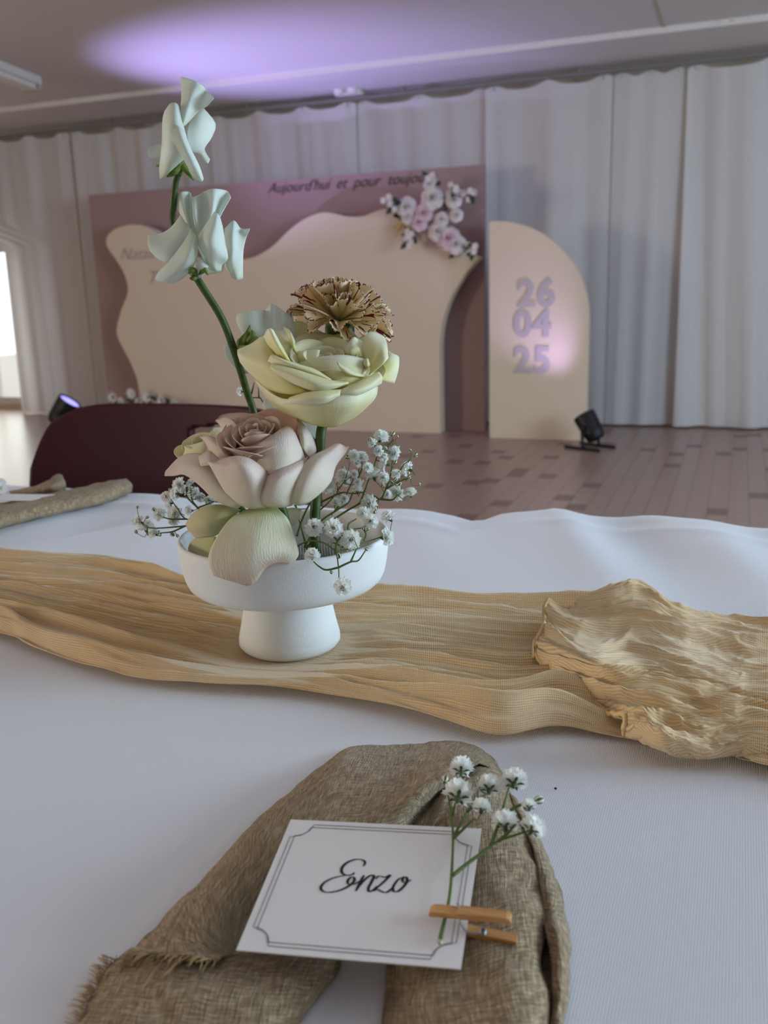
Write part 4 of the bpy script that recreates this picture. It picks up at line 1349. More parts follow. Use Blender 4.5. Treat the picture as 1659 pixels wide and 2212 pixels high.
dr = pt('drooping_petal', [[(850, 838), (900, 822), (950, 816), (1000, 812), (1045, 812), (1092, 815)], [(765, 895), (830, 895), (900, 900), (980, 900), (1070, 895), (1165, 905)], [(685, 985), (770, 985), (860, 990), (960, 990), (1080, 985), (1207, 1000)], [(622, 1100), (730, 1090), (840, 1090), (950, 1085), (1090, 1080), (1238, 1100)], [(598, 1205), (730, 1210), (860, 1200), (970, 1180), (1100, 1165), (1243, 1160)], [(640, 1305), (750, 1340), (905, 1373), (1012, 1245), (1110, 1215), (1195, 1230)]],
        [[28, 29, 30, 30, 29, 28], [42, 44, 46, 46, 42, 38], [52, 55, 58, 58, 52, 46], [60, 63, 66, 66, 60, 52], [66, 69, 72, 70, 65, 58], [66, 70, 72, 69, 66, 62]], M['droop'], br, Z3, nr=24, nc=26, wrinkle=.0009)
dr['label'] = 'creamy petal hanging over the bowl rim'
pt('drooping_petal', [[(830, 835), (800, 865), (765, 905), (725, 945)], [(685, 796), (690, 860), (680, 930), (660, 1015)], [(565, 812), (580, 880), (580, 955), (575, 1030)], [(480, 866), (482, 920), (492, 975), (510, 1032)], [(437, 930), (438, 948), (448, 970), (462, 992)]],
   [[28, 32, 34, 34], [30, 38, 40, 38], [30, 38, 40, 36], [26, 32, 34, 30], [22, 26, 27, 24]], M['droop_green'], br, Z3, wrinkle=.0007)
pt('drooping_petal', [[(655, 1025), (650, 1060), (640, 1110), (620, 1195)], [(570, 1030), (565, 1080), (565, 1135), (590, 1200)], [(505, 1038), (495, 1090), (500, 1140), (530, 1188)], [(465, 1078), (455, 1108), (460, 1140), (482, 1168)]],
   [[28, 28, 30, 34], [18, 20, 24, 30], [10, 12, 16, 22], [4, 6, 8, 12]], M['droop_green'], br, Z3, wrinkle=.0006)
pt('petal', [[(1150, 825), (1210, 818), (1264, 832)], [(1158, 880), (1210, 890), (1258, 880)], [(1175, 948), (1200, 952), (1228, 930)]], [2, 4, 4], M['droop'], br, Z3)

# ------------------------------------------------------------------ small cream rose behind the blush rose
sr = thing('small_cream_rose', FOOT + [-.016, .012, 0], 'small pale yellow rose half hidden behind the blush rose', 'flower')
stem_to_foot([Z3(600, 560, -36), Z3(800, 800, -34)], FOOT + [-.016, .012, 0], [.0026, .0028, .003], M['stem'], sr)
core(sr, Z3(600, 520, -38), TC * .3 + np.array([-.2, 0, .9]), M['cream_core'], [(3, .001, .005, .022, 0, 1.6), (5, .004, .012, .022, .001, 1.4), (5, .006, .018, .020, .002, 1.3)], 6)
pt('petal', [[(632, 245), (705, 245), (755, 300), (770, 400)], [(600, 300), (655, 320), (705, 360), (745, 410)], [(585, 345), (620, 375), (660, 410), (700, 440)]], [[-34, -38, -36, -30], [-28, -26, -26, -24], [-24, -22, -22, -22]], CM, sr, Z3)
pt('petal', [[(424, 378), (500, 362), (560, 345), (620, 325)], [(430, 410), (500, 405), (570, 400), (625, 390)], [(418, 452), (500, 455), (570, 450), (610, 440)], [(460, 520), (520, 520), (570, 510), (620, 500)]], [[-30, -24, -20, -22], [-26, -18, -15, -18], [-24, -16, -14, -16], [-26, -20, -18, -18]], CM, sr, Z3)
pt('petal', [[(440, 375), (500, 345), (560, 335)], [(480, 400), (520, 380), (560, 372)], [(520, 420), (540, 410), (565, 400)]], [[-40, -44, -42], [-36, -38, -36], [-30, -30, -30]], CM, sr, Z3)

# ------------------------------------------------------------------ carnation
def carnation_mat():
    m = Mat('striped_carnation', (1, 1, 1, 1), 0.6, 0.2, sheen=0.2)
    rv, cv = m.attr('rv'), m.attr('cv')
    basec = m.ramp(rv, [(0, srgb(214, 204, 110)), (0.5, srgb(240, 218, 156)), (1, srgb(250, 230, 194))])
    cb = m.node('ShaderNodeCombineXYZ')
    m.lk(m.math('MULTIPLY', cv, 22), cb.inputs[0])
    m.lk(m.math('MULTIPLY', rv, 1.6), cb.inputs[1])
    tc = m.node('ShaderNodeObjectInfo')
    oi = m.node('ShaderNodeAttribute'); oi.attribute_name = 'pid'
    m.lk(oi.outputs['Fac'], cb.inputs[2])
    nz = m.noise(cb.outputs[0], 1.0, 1)
    st = m.math('MULTIPLY', m.math('GREATER_THAN', nz, .605), m.math('GREATER_THAN', rv, .66))
    cb2 = m.node('ShaderNodeCombineXYZ')
    m.lk(m.math('MULTIPLY', cv, 70), cb2.inputs[0])
    m.lk(oi.outputs['Fac'], cb2.inputs[1])
    ed = m.math('MULTIPLY', m.math('GREATER_THAN', m.noise(cb2.outputs[0], 1.0, 0), .5), m.math('GREATER_THAN', rv, .975))
    m.color(m.mix(m.math('MAXIMUM', st, ed), basec, srgb(120, 28, 36)))
    m.translucent(.25)
    return m.m


M['carn'] = carnation_mat()
ca = thing('carnation', FOOT + [.006, .016, 0], 'beige carnation with dark red striped ruffled petals', 'flower')
cc = Z2(985, 490, -38)
stem_to_foot([cc + [0, 0, -.012], Z2(960, 800, -40), FP(697, 925, -.028), FP(690, 1000, -.022), FP(684, 1100, -.014)], FP(684, 1185, -.006), [.003, .0026, .0026, .0026, .0026, .0026], M['stem'], ca)
mb = MB()
mb.tube([cc + [0, 0, .001], cc + [0, 0, -.006], cc + [0, 0, -.018], cc + [0, 0, -.024]], [.0100, .0112, .009, .004], 14, 12)
mb.build('calyx', M['stem'], ca)
RX = R0
def carn_petal(az, el, L, half, seed):
    rr = random.Random(seed)
    d = math.cos(el) * (math.cos(az) * R0 + math.sin(az) * TC) + math.sin(el) * np.array([0, 0, 1.0])
    d = d + R0 * .10 * 0
    side = -math.sin(az) * R0 + math.cos(az) * TC
    nrm = np.cross(d, side)
    nu, nv = 15, 41
    ph = rr.uniform(0, 6.28); fq = rr.uniform(1.8, 2.8); am = rr.uniform(.0026, .0046)
    G = np.zeros((nu, nv, 3))
    for i in range(nu):
        v = i / (nu - 1)
        for j in range(nv):
            u = 2 * j / (nv - 1) - 1
            a = u * half
            tooth = (.035 * abs(((j * .5 + .01) % 1) * 2 - 1) + .02 * rr.random()) if v == 1 else 0
            rad = L * v * (1 - .10 * u * u - tooth + .04 * math.sin(7 * u + ph))
            ruf = am * v * v * 1.5 * math.sin(fq * math.pi * u + ph)
            bend = -.16 * L * v * v * (1.0 if el < .5 else .3)
            G[i, j] = cc + d * rad * math.cos(a) + side * rad * math.sin(a) + nrm * ruf + np.array([0, 0, bend])
    r = np.repeat(np.linspace(0, 1, nu)[:, None], nv, 1)
    c2 = np.repeat(np.linspace(0, 1, nv)[None, :], nu, 0)
    # whole head leans a little towards its right side
    Q = G.reshape(-1, 3) - cc
    lx = Q @ R0
    Q = Q + np.outer(-.24 * lx, np.array([0, 0, 1.0])) + np.outer(.24 * Q[:, 2], R0)
    mesh('petal', Q + cc, grid_faces(nu, nv), M['carn'], ca, thick=.0004, attrs={'rv': r, 'cv': c2, 'pid': np.full(nu * nv, seed * 3.7)})
sd = 1
for (n, el, L, half) in ((8, .16, .0385, .66), (7, .60, .0375, .64), (6, 1.0, .035, .62), (4, 1.32, .032, .6)):
    for k in range(n):
        carn_petal(2 * math.pi * (k + .37 * sd % 1) / n, el + .12 * math.sin(k * 2.1 + sd), L * (1 + .06 * math.sin(k * 1.7 + sd)), half, sd + k * 7)
    sd += 3

# ------------------------------------------------------------------ baby's breath
def make_floret(seed):
    rr = random.Random(seed)
    V, Fc = [], []
    for (n, tilt, L, lift) in ((9, .10, 1.12, -.02), (9, .5, 1.08, .04), (8, .85, 1.0, .10), (6, 1.15, .85, .14), (4, 1.4, .65, .16)):
        for k in range(n):
            az = 2 * math.pi * (k + rr.random() * .5) / n
            t = tilt + rr.uniform(-.15, .15)
            d = np.array([math.cos(az) * math.cos(t), math.sin(az) * math.cos(t), math.sin(t)])
            s = np.array([-math.sin(az), math.cos(az), 0])
            nn = np.cross(d, s)
            o = len(V)
            for i in range(4):
                v = i / 3
                for j in range(4):
                    u = j / 1.5 - 1
                    w = .10 + .30 * v ** .7
                    notch = .12 * (1 - abs(u)) if i == 3 else 0
                    p = d * L * .5 * (v - notch + (.06 * rr.uniform(-1, 1) if i == 3 else 0)) + s * u * w * .62 * L + nn * (.09 * v * math.sin(3 * u + az) + .05 * u * u) + np.array([0, 0, lift])
                    V.append(p)
            Fc += [[o + i for i in f] for f in grid_faces(4, 4)]
    me = bpy.data.meshes.new('floret')
    me.from_pydata([tuple(map(float, v)) for v in V], [], Fc)
    me.materials.append(M['gyp'])
    me.polygons.foreach_set('use_smooth', np.full(len(me.polygons), False))
    return me


def make_calyx():
    mb = MB()
    mb.tube([(0, 0, -.32), (0, 0, -.20), (0, 0, -.08)], [.05, .11, .12], 8)
    V, Fc, Mi = mb.V, mb.F, mb.M
    m2 = MB(); m2.V, m2.F, m2.M = V, Fc, Mi
    for k in range(5):
        a = 2 * math.pi * k / 5
        leaf_geo(m2, (math.cos(a) * .1, math.sin(a) * .1, -.14), (math.cos(a) * .9, math.sin(a) * .9, .15), .34, .14, (0, 0, 1))
    me = bpy.data.meshes.new('calyx')
    me.from_pydata([tuple(map(float, v)) for v in m2.V], [], [list(f) for f in m2.F])
    me.materials.append(M['budg'])
    return me


def make_bud():
    mb = MB()
    ns, nr2 = 10, 8
    mb.ellipsoid((0, 0, 0), (.42, .42, .5), ns, nr2)
    me = bpy.data.meshes.new('bud')
    me.from_pydata([tuple(map(float, v)) for v in mb.V], [], [list(f) for f in mb.F])
    me.materials.append(M['budc']); me.materials.append(M['budg'])
    me.polygons.foreach_set('material_index', np.array([1 if (((i % ns) % 2 == 0) and i // ns > 0) or i // ns > 6 else 0 for i in range(len(mb.F))], dtype=np.int32))
    me.polygons.foreach_set('use_smooth', np.full(len(me.polygons), True))
    return me


FLORETS = [make_floret(s) for s in (1, 2, 3, 4)]
CALYX, BUD = make_calyx(), make_bud()


def place(name, me, parent, loc, size, axis, spin=0.0):
    o = link_mesh(name, me, parent, loc)
    q = Vector([float(v) for v in axis]).to_track_quat('Z', 'Y')
    e = (q.to_matrix() @ Matrix.Rotation(spin, 3, 'Z')).to_euler()
    o.rotation_euler = e
    o.scale = (size, size, size)
    return o


def sprig(name, origin, label, stems, florets, buds, zf, pxm, floret_axis, seed, group=None, rad=.0007, fdepth=0.0, facing=None):
    """stems: polylines of crop points; florets/buds: (X, Y, size[, depth])"""
    rr = random.Random(seed)
    root = thing(name, origin, label, 'flower sprig', group)
    nodes = []
    for st in stems:
        P = [zf(*p) if not isinstance(p, np.ndarray) else p for p in st]
        L = smooth_line(P, max(8, 5 * len(P)))
        nodes += list(L)
        mb = MB(); mb.tube(L, np.linspace(rad * 1.5, rad * .75, len(L)), 6)
        mb.build('stem', M['twig'], root)
    N = np.array(nodes)
    n0 = len(N)
    def twig_to(p, start_dir, r):
        q = np.asarray(p)
        dd = np.linalg.norm(N - q, axis=1) + 0.25 * np.maximum(0, N[:, 2] - q[2] + .002)
        b = N[int(np.argmin(dd))]
        midp = (b + q) / 2 - np.asarray(start_dir) * np.linalg.norm(q - b) * .25
        mb = MB(); mb.tube([b, midp, q], [r, r * .8, r * .7], 5, 7)
        mb.build('twig', M['twig'], root)
    for k, f in enumerate(florets):
        X, Y, s = f[:3]
        D = f[3] if len(f) > 3 else rr.uniform(-14, 14) + fdepth
        p = zf(X, Y, D)
        size = s * pxm
        ax = np.array(floret_axis) + np.array([rr.uniform(-.7, .7), rr.uniform(-.7, .7), rr.uniform(-.5, .6)])
        if len(f) > 4: ax = np.array(f[4], float)
        ax /= np.linalg.norm(ax)
        o = place('floret', FLORETS[k % 4], root, p, size, ax, rr.uniform(0, 6))
        c = bpy.data.objects.new('calyx', CALYX); COL.objects.link(c); c.parent = o
        twig_to(p - ax * size * .28, ax, rad * .7)
    for k, f in enumerate(buds):
        X, Y, s = f[:3]
        D = f[3] if len(f) > 3 else rr.uniform(-14, 14) + fdepth
        p = zf(X, Y, D)
        ax = np.array([rr.uniform(-.6, .6), rr.uniform(-.6, .6), rr.uniform(.1, 1)]) if len(f) <= 4 else np.array(f[4], float)
        ax /= np.linalg.norm(ax)
        place('bud', BUD, root, p, s * pxm, ax, rr.uniform(0, 6))
        twig_to(p - ax * s * pxm * .45, ax, rad * .6)
    return root


PXM = X0 / F          # metres per picture pixel at the bowl axis
k4 = PXM / 4.879
FA = TC * .5 + np.array([0, 0, .45])
fr_tall = [(1085, 230, 160), (1005, 290, 100), (1075, 365, 110), (1240, 385, 140), (1140, 500, 140), (1380, 555, 150), (950, 545, 110), (1015, 630, 170), (1120, 640, 120), (1260, 800, 170), (1400, 815, 130), (1150, 830, 110), (1245, 610, 100), (980, 915, 180), (1120, 430, 90)]
fr_tall2 = [(800, 410, 120), (885, 440, 130), (830, 500, 90), (690, 640, 160), (800, 610, 90), (520, 730, 150), (370, 820, 110), (840, 780, 120), (610, 915, 110), (700, 870, 100), (845, 700, 90), (720, 690, 90)]
bd_tall = [(1210, 180, 62), (1260, 210, 34), (1275, 320, 34), (1395, 350, 38), (1455, 405, 56), (975, 240, 50), (1135, 330, 45), (1235, 480, 55), (1385, 640, 45), (1490, 715, 46), (1285, 710, 50), (1200, 690, 50), (1240, 660, 50), (1020, 1005, 60), (1280, 590, 50), (1105, 730, 55), (1030, 970, 50)]
bd_tall2 = [(740, 430, 62), (760, 480, 34), (690, 540, 44), (470, 545, 50), (150, 850, 90), (460, 800, 48), (640, 765, 55), (585, 860, 55), (570, 1025, 42), (230, 1085, 45), (905, 800, 50), (630, 700, 40), (890, 680, 45), (600, 810, 40)]
st_tall = [[(300, 1390, 20), (480, 1170, 14), (700, 1010, 8), (850, 920, 2), (890, 850, 0), (950, 690, -2), (1010, 540, -4), (1045, 420, -6), (1080, 300, -6)],
           [(850, 920, 2), (1000, 840, 4), (1080, 870, 6), (1140, 760, 6), (1185, 630, 4), (1210, 450, 2), (1215, 230, 0)],
           [(1080, 870, 6), (1210, 875, 8), (1260, 820, 8)], [(1185, 630, 4), (1290, 560, 4), (1330, 500, 4)],
           [(1045, 420, -6), (1150, 330, -6), (1215, 240, -8)], [(1140, 760, 6), (1290, 680, 6), (1400, 640, 6)]]
st_tall2 = [[(280, 1380, 10), (440, 1120, 0), (600, 1000, -6), (740, 910, -10), (790, 800, -12), (850, 640, -12), (850, 480, -14)],
            [(200, 1260, 6), (260, 1080, 4), (320, 950, 2), (390, 850, 6), (450, 800, 6)],
            [(340, 1040, 6), (420, 1000, 8), (520, 920, 8), (600, 830, 6), (690, 700, 4)], [(850, 640, -12), (890, 540, -12), (890, 470, -12)],
            [(600, 1000, -6), (700, 860, -10), (760, 740, -12), (800, 660, -14)], [(400, 930, -4), (560, 850, -8), (680, 800, -8), (800, 810, -10), (930, 790, -8)]]
sprig('gypsophila_sprig', FOOT + [.01, .006, 0], "tall spray of baby's breath leaning out over the bowl rim", st_tall, fr_tall, bd_tall, Z4, k4, FA, 5, 'gypsophila in the bowl', .00055, 4)
sprig('gypsophila_sprig', FOOT + [.004, .014, 0], "spray of baby's breath between the cream rose stem and the taller spray", st_tall2, fr_tall2, bd_tall2, Z4, k4, FA, 6, 'gypsophila in the bowl', .00055, -6)
st_low = [[(180, 1390, 30), (240, 1345, 34), (330, 1310, 40), (420, 1315, 48), (510, 1345, 58), (610, 1432, 70), (640, 1590, 84), (645, 1700, 88)],
          [(640, 1590, 84), (510, 1615, 84), (430, 1575, 82), (380, 1530, 80)], [(640, 1590, 84), (770, 1530, 82), (850, 1515, 80), (925, 1410, 78)], [(770, 1530, 82), (800, 1460, 80), (832, 1390, 80)],
          [(610, 1432, 70), (800, 1375, 60), (920, 1325, 52), (1070, 1275, 44)], [(612, 1430, 70), (630, 1310, 66), (740, 1210, 58), (770, 1190, 56), (900, 1172, 52)], [(630, 1310, 66), (580, 1255, 62)],
          [(740, 1210, 58), (750, 1130, 56), (830, 1075, 52)], [(900, 1172, 52), (930, 1240, 52), (905, 1310, 54)], [(690, 1380, 62), (650, 1360, 62), (570, 1320, 62)]]
cam_dir = list(TC)
fr_low = [(385, 1170, 170, 56, (TC[0], TC[1], .5)), (590, 1175, 175, 60, (TC[0], TC[1], .35)), (770, 1300, 185, 62, (TC[0], TC[1], .3)), (365, 1475, 145, 80, (TC[0] * .2, TC[1] * .2, 1)), (680, 1775, 160, 90, (TC[0] + .3, TC[1], -.4)), (1130, 1275, 170, 44, (1, .1, .1)), (910, 1025, 130, 46), (985, 1100, 150, 50), (1175, 1070, 150, 40)]
bd_low = [(570, 1320, 46, 62), (795, 1285, 42, 72), (900, 1170, 46, 53), (950, 1185, 36, 53), (935, 1395, 46, 78), (645, 1465, 58, 76), (565, 1640, 42, 84), (800, 1385, 50, 64), (660, 1365, 30, 64)]
sprig('gypsophila_sprig', FOOT + [-.002, -.01, 0], "baby's breath sprig drooping over the front of the bowl", st_low, fr_low, bd_low, Z4, k4, FA, 9, 'gypsophila in the bowl', .0005)
k3 = PXM / 3.318
fr_left = [(400, 655, 105), (480, 650, 75), (300, 740, 75), (370, 720, 90), (325, 790, 70), (255, 870, 90), (370, 860, 115), (355, 910, 80), (105, 920, 90), (150, 965, 115), (215, 1005, 85), (500, 720, 95), (610, 770, 75), (470, 840, 75), (545, 745, 70), (430, 690, 70)]
bd_left = [(90, 815, 26), (205, 830, 34), (320, 690, 28), (80, 990, 32), (340, 1010, 38), (375, 1020, 30), (160, 888, 26), (240, 995, 34), (560, 740, 34)]
st_left = [[(980, 1120, 8), (760, 1000, -6), (620, 930, -14), (440, 900, -18), (380, 830, -18), (330, 760, -18)], [(620, 930, -14), (430, 950, -14), (240, 965, -12), (160, 960, -12)],
           [(620, 930, -14), (520, 820, -18), (440, 740, -20), (410, 680, -20)], [(430, 950, -14), (340, 990, -12), (250, 1000, -12)], [(440, 900, -18), (330, 900, -16), (250, 880, -14)], [(520, 820, -18), (600, 790, -20), (640, 770, -20)],
           [(520, 820, -18), (480, 760, -18), (470, 680, -18)]]
sprig('gypsophila_sprig', FOOT + [-.014, .002, 0], "spray of baby's breath reaching out past the drooping petals towards the burgundy chair", st_left, fr_left, bd_left, Z3, k3, TC * .5 - R0 * .6 + np.array([0, 0, .4]), 12, 'gypsophila in the bowl', .0005, -14)
sprig('gypsophila_sprig', FOOT + [-.004, .018, 0], "thin baby's breath twig between the sweet pea stem and the cream rose", [[np.asarray(FOOT + [-.004, .018, .0]), Z2(480, 1300, -44), Z2(385, 1105, -42), Z2(360, 1080, -42), Z2(300, 1078, -42)], [Z2(360, 1080, -42), Z2(355, 1020, -42)], [Z2(300, 1050, -42), Z2(322, 960, -42)]],
      [(220, 1030, 70, -42)], [(355, 1005, 20, -42)], Z2, PXM / 3.6065, -R0 + TC * .3, 14, 'gypsophila in the bowl', .0005)

# ================================================================== PLACE SETTING
def tpatch(name, rows, mat, parent, nr=40, nc=24, thick=.0012, wr=.0012, wf=70, seed=0, fine=.0006, **k):
    P = patch_pts([[TP(x, y, h * .001) for x, y, h in r] for r in rows], nr, nc)
    du = np.gradient(P, axis=0); dv = np.gradient(P, axis=1)
    n = np.cross(du, dv); n /= np.linalg.norm(n, axis=2, keepdims=True) + 1e-12
    n *= np.sign(n[:, :, 2:3] + 1e-9)
    for i in range(nr):
        for j in range(nc):
            q = P[i, j]
            P[i, j] = q + n[i, j] * (wr * mnoise.noise(Vector((q[0] * wf + seed, q[1] * wf, q[2] * wf))) + fine * mnoise.noise(Vector((q[0] * wf * 4 + seed, q[1] * wf * 2.2, 1))))
            P[i, j, 2] = max(P[i, j, 2], TBL + .0015)
    ds = np.concatenate([np.zeros((1, nc)), np.cumsum(np.linalg.norm(np.diff(P, axis=0), axis=2), axis=0)])
    dt = np.concatenate([np.zeros((nr, 1)), np.cumsum(np.linalg.norm(np.diff(P, axis=1), axis=2), axis=1)], axis=1)
    ds = np.repeat(ds[:, nc // 2:nc // 2 + 1], nc, 1)
    return mesh(name, P.reshape(-1, 3), grid_faces(nr, nc), mat, parent, thick=thick, attrs={'ru': ds, 'rw': dt}, **k), P


nap = thing('linen_napkin', TP(800, 1950), 'brown linen napkin folded in a loop under the Enzo place card', 'napkin')
# sleeve of cloth running from the top of the loop down to the frayed end
_, PA = tpatch('napkin_fold', [
    [(1092, 1700, 2), (1072, 1672, 10), (1052, 1652, 16), (1040, 1646, 18), (1030, 1650, 16), (1020, 1658, 12)],
    [(1066, 1640, 2), (1042, 1638, 14), (1015, 1648, 22), (985, 1668, 24), (968, 1690, 18), (975, 1700, 8)],
    [(1000, 1606, 2), (985, 1625, 16), (962, 1660, 26), (925, 1700, 27), (895, 1745, 20), (905, 1765, 8)],
    [(930, 1608, 2), (905, 1640, 14), (880, 1690, 22), (850, 1740, 24), (830, 1800, 18), (850, 1850, 6)],
    [(850, 1614, 2), (830, 1650, 16), (800, 1720, 22), (770, 1790, 20), (740, 1860, 14), (760, 1930, 4)],
    [(752, 1618, 2), (728, 1660, 16), (700, 1750, 20), (680, 1830, 18), (650, 1910, 12), (680, 2000, 4)],
    [(640, 1700, 2), (625, 1730, 14), (605, 1800, 18), (590, 1880, 17), (570, 1960, 12), (580, 2040, 5)],
    [(540, 1790, 2), (530, 1815, 13), (520, 1870, 17), (505, 1940, 17), (500, 2000, 13), (520, 2060, 7)],
    [(440, 1895, 2), (438, 1912, 11), (440, 1950, 16), (450, 1995, 17), (470, 2035, 15), (500, 2065, 10)],
    [(345, 1995, 3), (350, 2005, 9), (370, 2020, 14), (405, 2040, 16), (445, 2056, 16), (482, 2068, 13)],
    [(285, 2052, 5), (300, 2056, 9), (335, 2060, 13), (380, 2064, 16), (425, 2068, 17), (470, 2074, 16)]], M['linen'], nap, 90, 40, seed=1, wr=.0016, wf=55)
# frayed end threads
fr = MB()
r5 = random.Random(4)
e0 = PA[-1]
for i in range(90):
    t_ = r5.random() * (len(e0) - 1.01)
    a = e0[int(t_)] + (e0[int(t_) + 1] - e0[int(t_)]) * (t_ % 1)
    inw = PA[-1][int(t_)] - PA[-4][int(t_)]
    inw /= np.linalg.norm(inw) + 1e-9
    L = r5.uniform(.003, .008) if r5.random() > .06 else r5.uniform(.012, .018)
    b = a + inw * L + np.array([r5.uniform(-.002, .002), r5.uniform(-.002, .002), r5.uniform(-.003, .002)])
    c_ = (a + b) / 2 + np.array([r5.uniform(-.001, .001), 0, .0008])
    fr.tube([a, c_, b], .00022, 4, 5)
o = fr.build('frayed_edge', M['thread'], nap); o['kind'] = 'stuff'
# lower layer of the same end
_, PB = tpatch('napkin_layer', [
    [(285, 2050, 3), (380, 2050, 7), (480, 2050, 8), (580, 2040, 8), (680, 2020, 5), (740, 1990, 2)],
    [(235, 2090, 2), (330, 2090, 9), (450, 2092, 11), (570, 2092, 11), (670, 2090, 8), (735, 2090, 1)],
    [(205, 2140, 2), (310, 2140, 10), (430, 2145, 12), (550, 2150, 12), (640, 2155, 8), (690, 2150, 1)],
    [(178, 2200, 2), (290, 2205, 10), (410, 2210, 12), (520, 2215, 12), (590, 2220, 8), (640, 2215, 1)],
    [(150, 2280, 2), (270, 2290, 10), (390, 2300, 12), (490, 2300, 12), (540, 2300, 8), (570, 2290, 1)],
    [(130, 2380, 2), (250, 2390, 10), (370, 2400, 12), (450, 2400, 10), (490, 2400, 6), (510, 2390, 1)]], M['linen'], nap, 60, 44, seed=5, wr=.0016, wf=55)
fr = MB()
for i in range(120):
    k = r5.randrange(0, 40)
    a = PB[k + 8][0]
    out = PB[k + 8][0] - PB[k + 8][4]; out[2] = 0; out /= np.linalg.norm(out) + 1e-9
    b = a + out * r5.uniform(.002, .007) + np.array([r5.uniform(-.002, .002), r5.uniform(-.002, .002), r5.uniform(0, .002)])
    fr.tube([a, (a + b) / 2 + [0, 0, .0006], b], .0002, 4, 4)
o = fr.build('frayed_edge', M['thread'], nap); o['kind'] = 'stuff'
# other arm of the loop with its inner fold
_, PC = tpatch('napkin_fold', [
    [(940, 1700, 4), (985, 1672, 10), (1020, 1650, 14), (1052, 1650, 13), (1076, 1676, 8), (1090, 1690, 2)],
    [(880, 1770, 6), (940, 1730, 12), (1000, 1700, 16), (1050, 1695, 16), (1095, 1725, 10), (1115, 1735, 2)],
    [(860, 1850, 6), (930, 1815, 14), (1000, 1790, 18), (1065, 1775, 18), (1120, 1785, 12), (1150, 1790, 2)],
    [(850, 1940, 6), (930, 1910, 15), (1010, 1880, 19), (1090, 1860, 19), (1150, 1865, 13), (1186, 1862, 2)],
    [(840, 2030, 5), (930, 2010, 15), (1020, 1990, 19), (1110, 1960, 20), (1170, 1955, 14), (1212, 1945, 3)],
    [(832, 2110, 3), (930, 2100, 14), (1030, 2080, 18), (1120, 2050, 20), (1150, 2052, 17), (1166, 2058, 12)],
    [(828, 2180, 2), (930, 2180, 13), (1040, 2165, 17), (1120, 2140, 19), (1160, 2140, 15), (1178, 2142, 9)],
    [(826, 2270, 2), (930, 2270, 12), (1040, 2260, 16), (1120, 2240, 17), (1160, 2240, 13), (1180, 2240, 6)],
    [(824, 2380, 2), (930, 2380, 10), (1040, 2380, 13), (1110, 2370, 13), (1150, 2370, 9), (1170, 2370, 3)]], M['linen'], nap, 80, 44, seed=9, wr=.0018, wf=55)
tpatch('napkin_fold', [
    [(1100, 1715, 8), (1112, 1725, 8), (1122, 1745, 5), (1124, 1752, 2)],
    [(1150, 1830, 14), (1166, 1835, 13), (1176, 1845, 7), (1180, 1850, 2)],
    [(1170, 1930, 14), (1192, 1935, 15), (1208, 1942, 9), (1214, 1948, 2)],
    [(1172, 1985, 13), (1195, 1990, 17), (1218, 2000, 12), (1226, 2010, 2)],
    [(1180, 2010, 16), (1205, 2020, 18), (1222, 2045, 12), (1228, 2062, 2)],
    [(1196, 2100, 12), (1210, 2105, 14), (1220, 2118, 9), (1224, 2130, 2)],
    [(1196, 2180, 8), (1206, 2190, 9), (1212, 2200, 6), (1214, 2210, 2)],
    [(1180, 2290, 4), (1192, 2300, 5), (1200, 2310, 4), (1204, 2320, 2)]], M['linen'], nap, 60, 16, seed=12, wr=.0012)
tpatch('napkin_layer', [
    [(1130, 1900, 3), (1165, 1905, 4), (1205, 1915, 2)],
    [(1140, 2000, 3), (1180, 2000, 4), (1218, 2005, 2)],
    [(1150, 2090, 3), (1190, 2090, 4), (1218, 2095, 2)],
    [(1150, 2200, 3), (1185, 2200, 4), (1208, 2205, 2)],
    [(1150, 2330, 3), (1180, 2330, 3), (1195, 2330, 2)]], M['linen'], nap, 24, 12, seed=17, wr=.0006)
tpatch('napkin_fold', [
    [(1030, 1652, 12), (1012, 1662, 11), (1000, 1675, 8)],
    [(1000, 1690, 17), (970, 1702, 17), (960, 1715, 10)],
    [(985, 1720, 18), (950, 1735, 17), (930, 1755, 10)],
    [(960, 1775, 16), (930, 1790, 15), (910, 1805, 8)]], M['linen'], nap, 24, 12, seed=15, wr=.001)

# place card
cq = [TP(628, 1770, .0300), TP(1040, 1790, .0300), TP(995, 2093, .0215), TP(510, 2052, .0215)]
cn = np.cross(cq[1] - cq[0], cq[3] - cq[0]); cn /= np.linalg.norm(cn)
if cn[2] < 0: cn = -cn
card = thing('place_card', (cq[0] + cq[2]) / 2, 'white place card reading Enzo, pegged on the brown napkin', 'place card')
mb = MB(); mb.hexa([cq[0] - cn * .0005, cq[1] - cn * .0005, cq[2] - cn * .0005, cq[3] - cn * .0005] + cq)
mb.build('card', M['card'], card, smooth=False)


def on_card(px, py, off=.00025):
    d = ray(px, py)
    return CAM + d * (np.dot(cq[0] - CAM, cn) / np.dot(d, cn)) + cn * off


def ribbon(mb, pts, w):
    P = np.asarray(pts, float)
    T = np.gradient(P, axis=0)
    S = np.cross(T, cn); S /= np.linalg.norm(S, axis=1, keepdims=True) + 1e-12
    w = np.asarray(w)[:, None] if not np.isscalar(w) else w
    L, R = P - S * w / 2, P + S * w / 2
    n = len(P)
    V = list(L) + list(R)
    mb.add(V, [(i, i + 1, n + i + 1, n + i) for i in range(n - 1)])


def cardp(s, t, off=.0002):
    return (cq[0] * (1 - s) + cq[1] * s) * (1 - t) + (cq[3] * (1 - s) + cq[2] * s) * t + cn * off


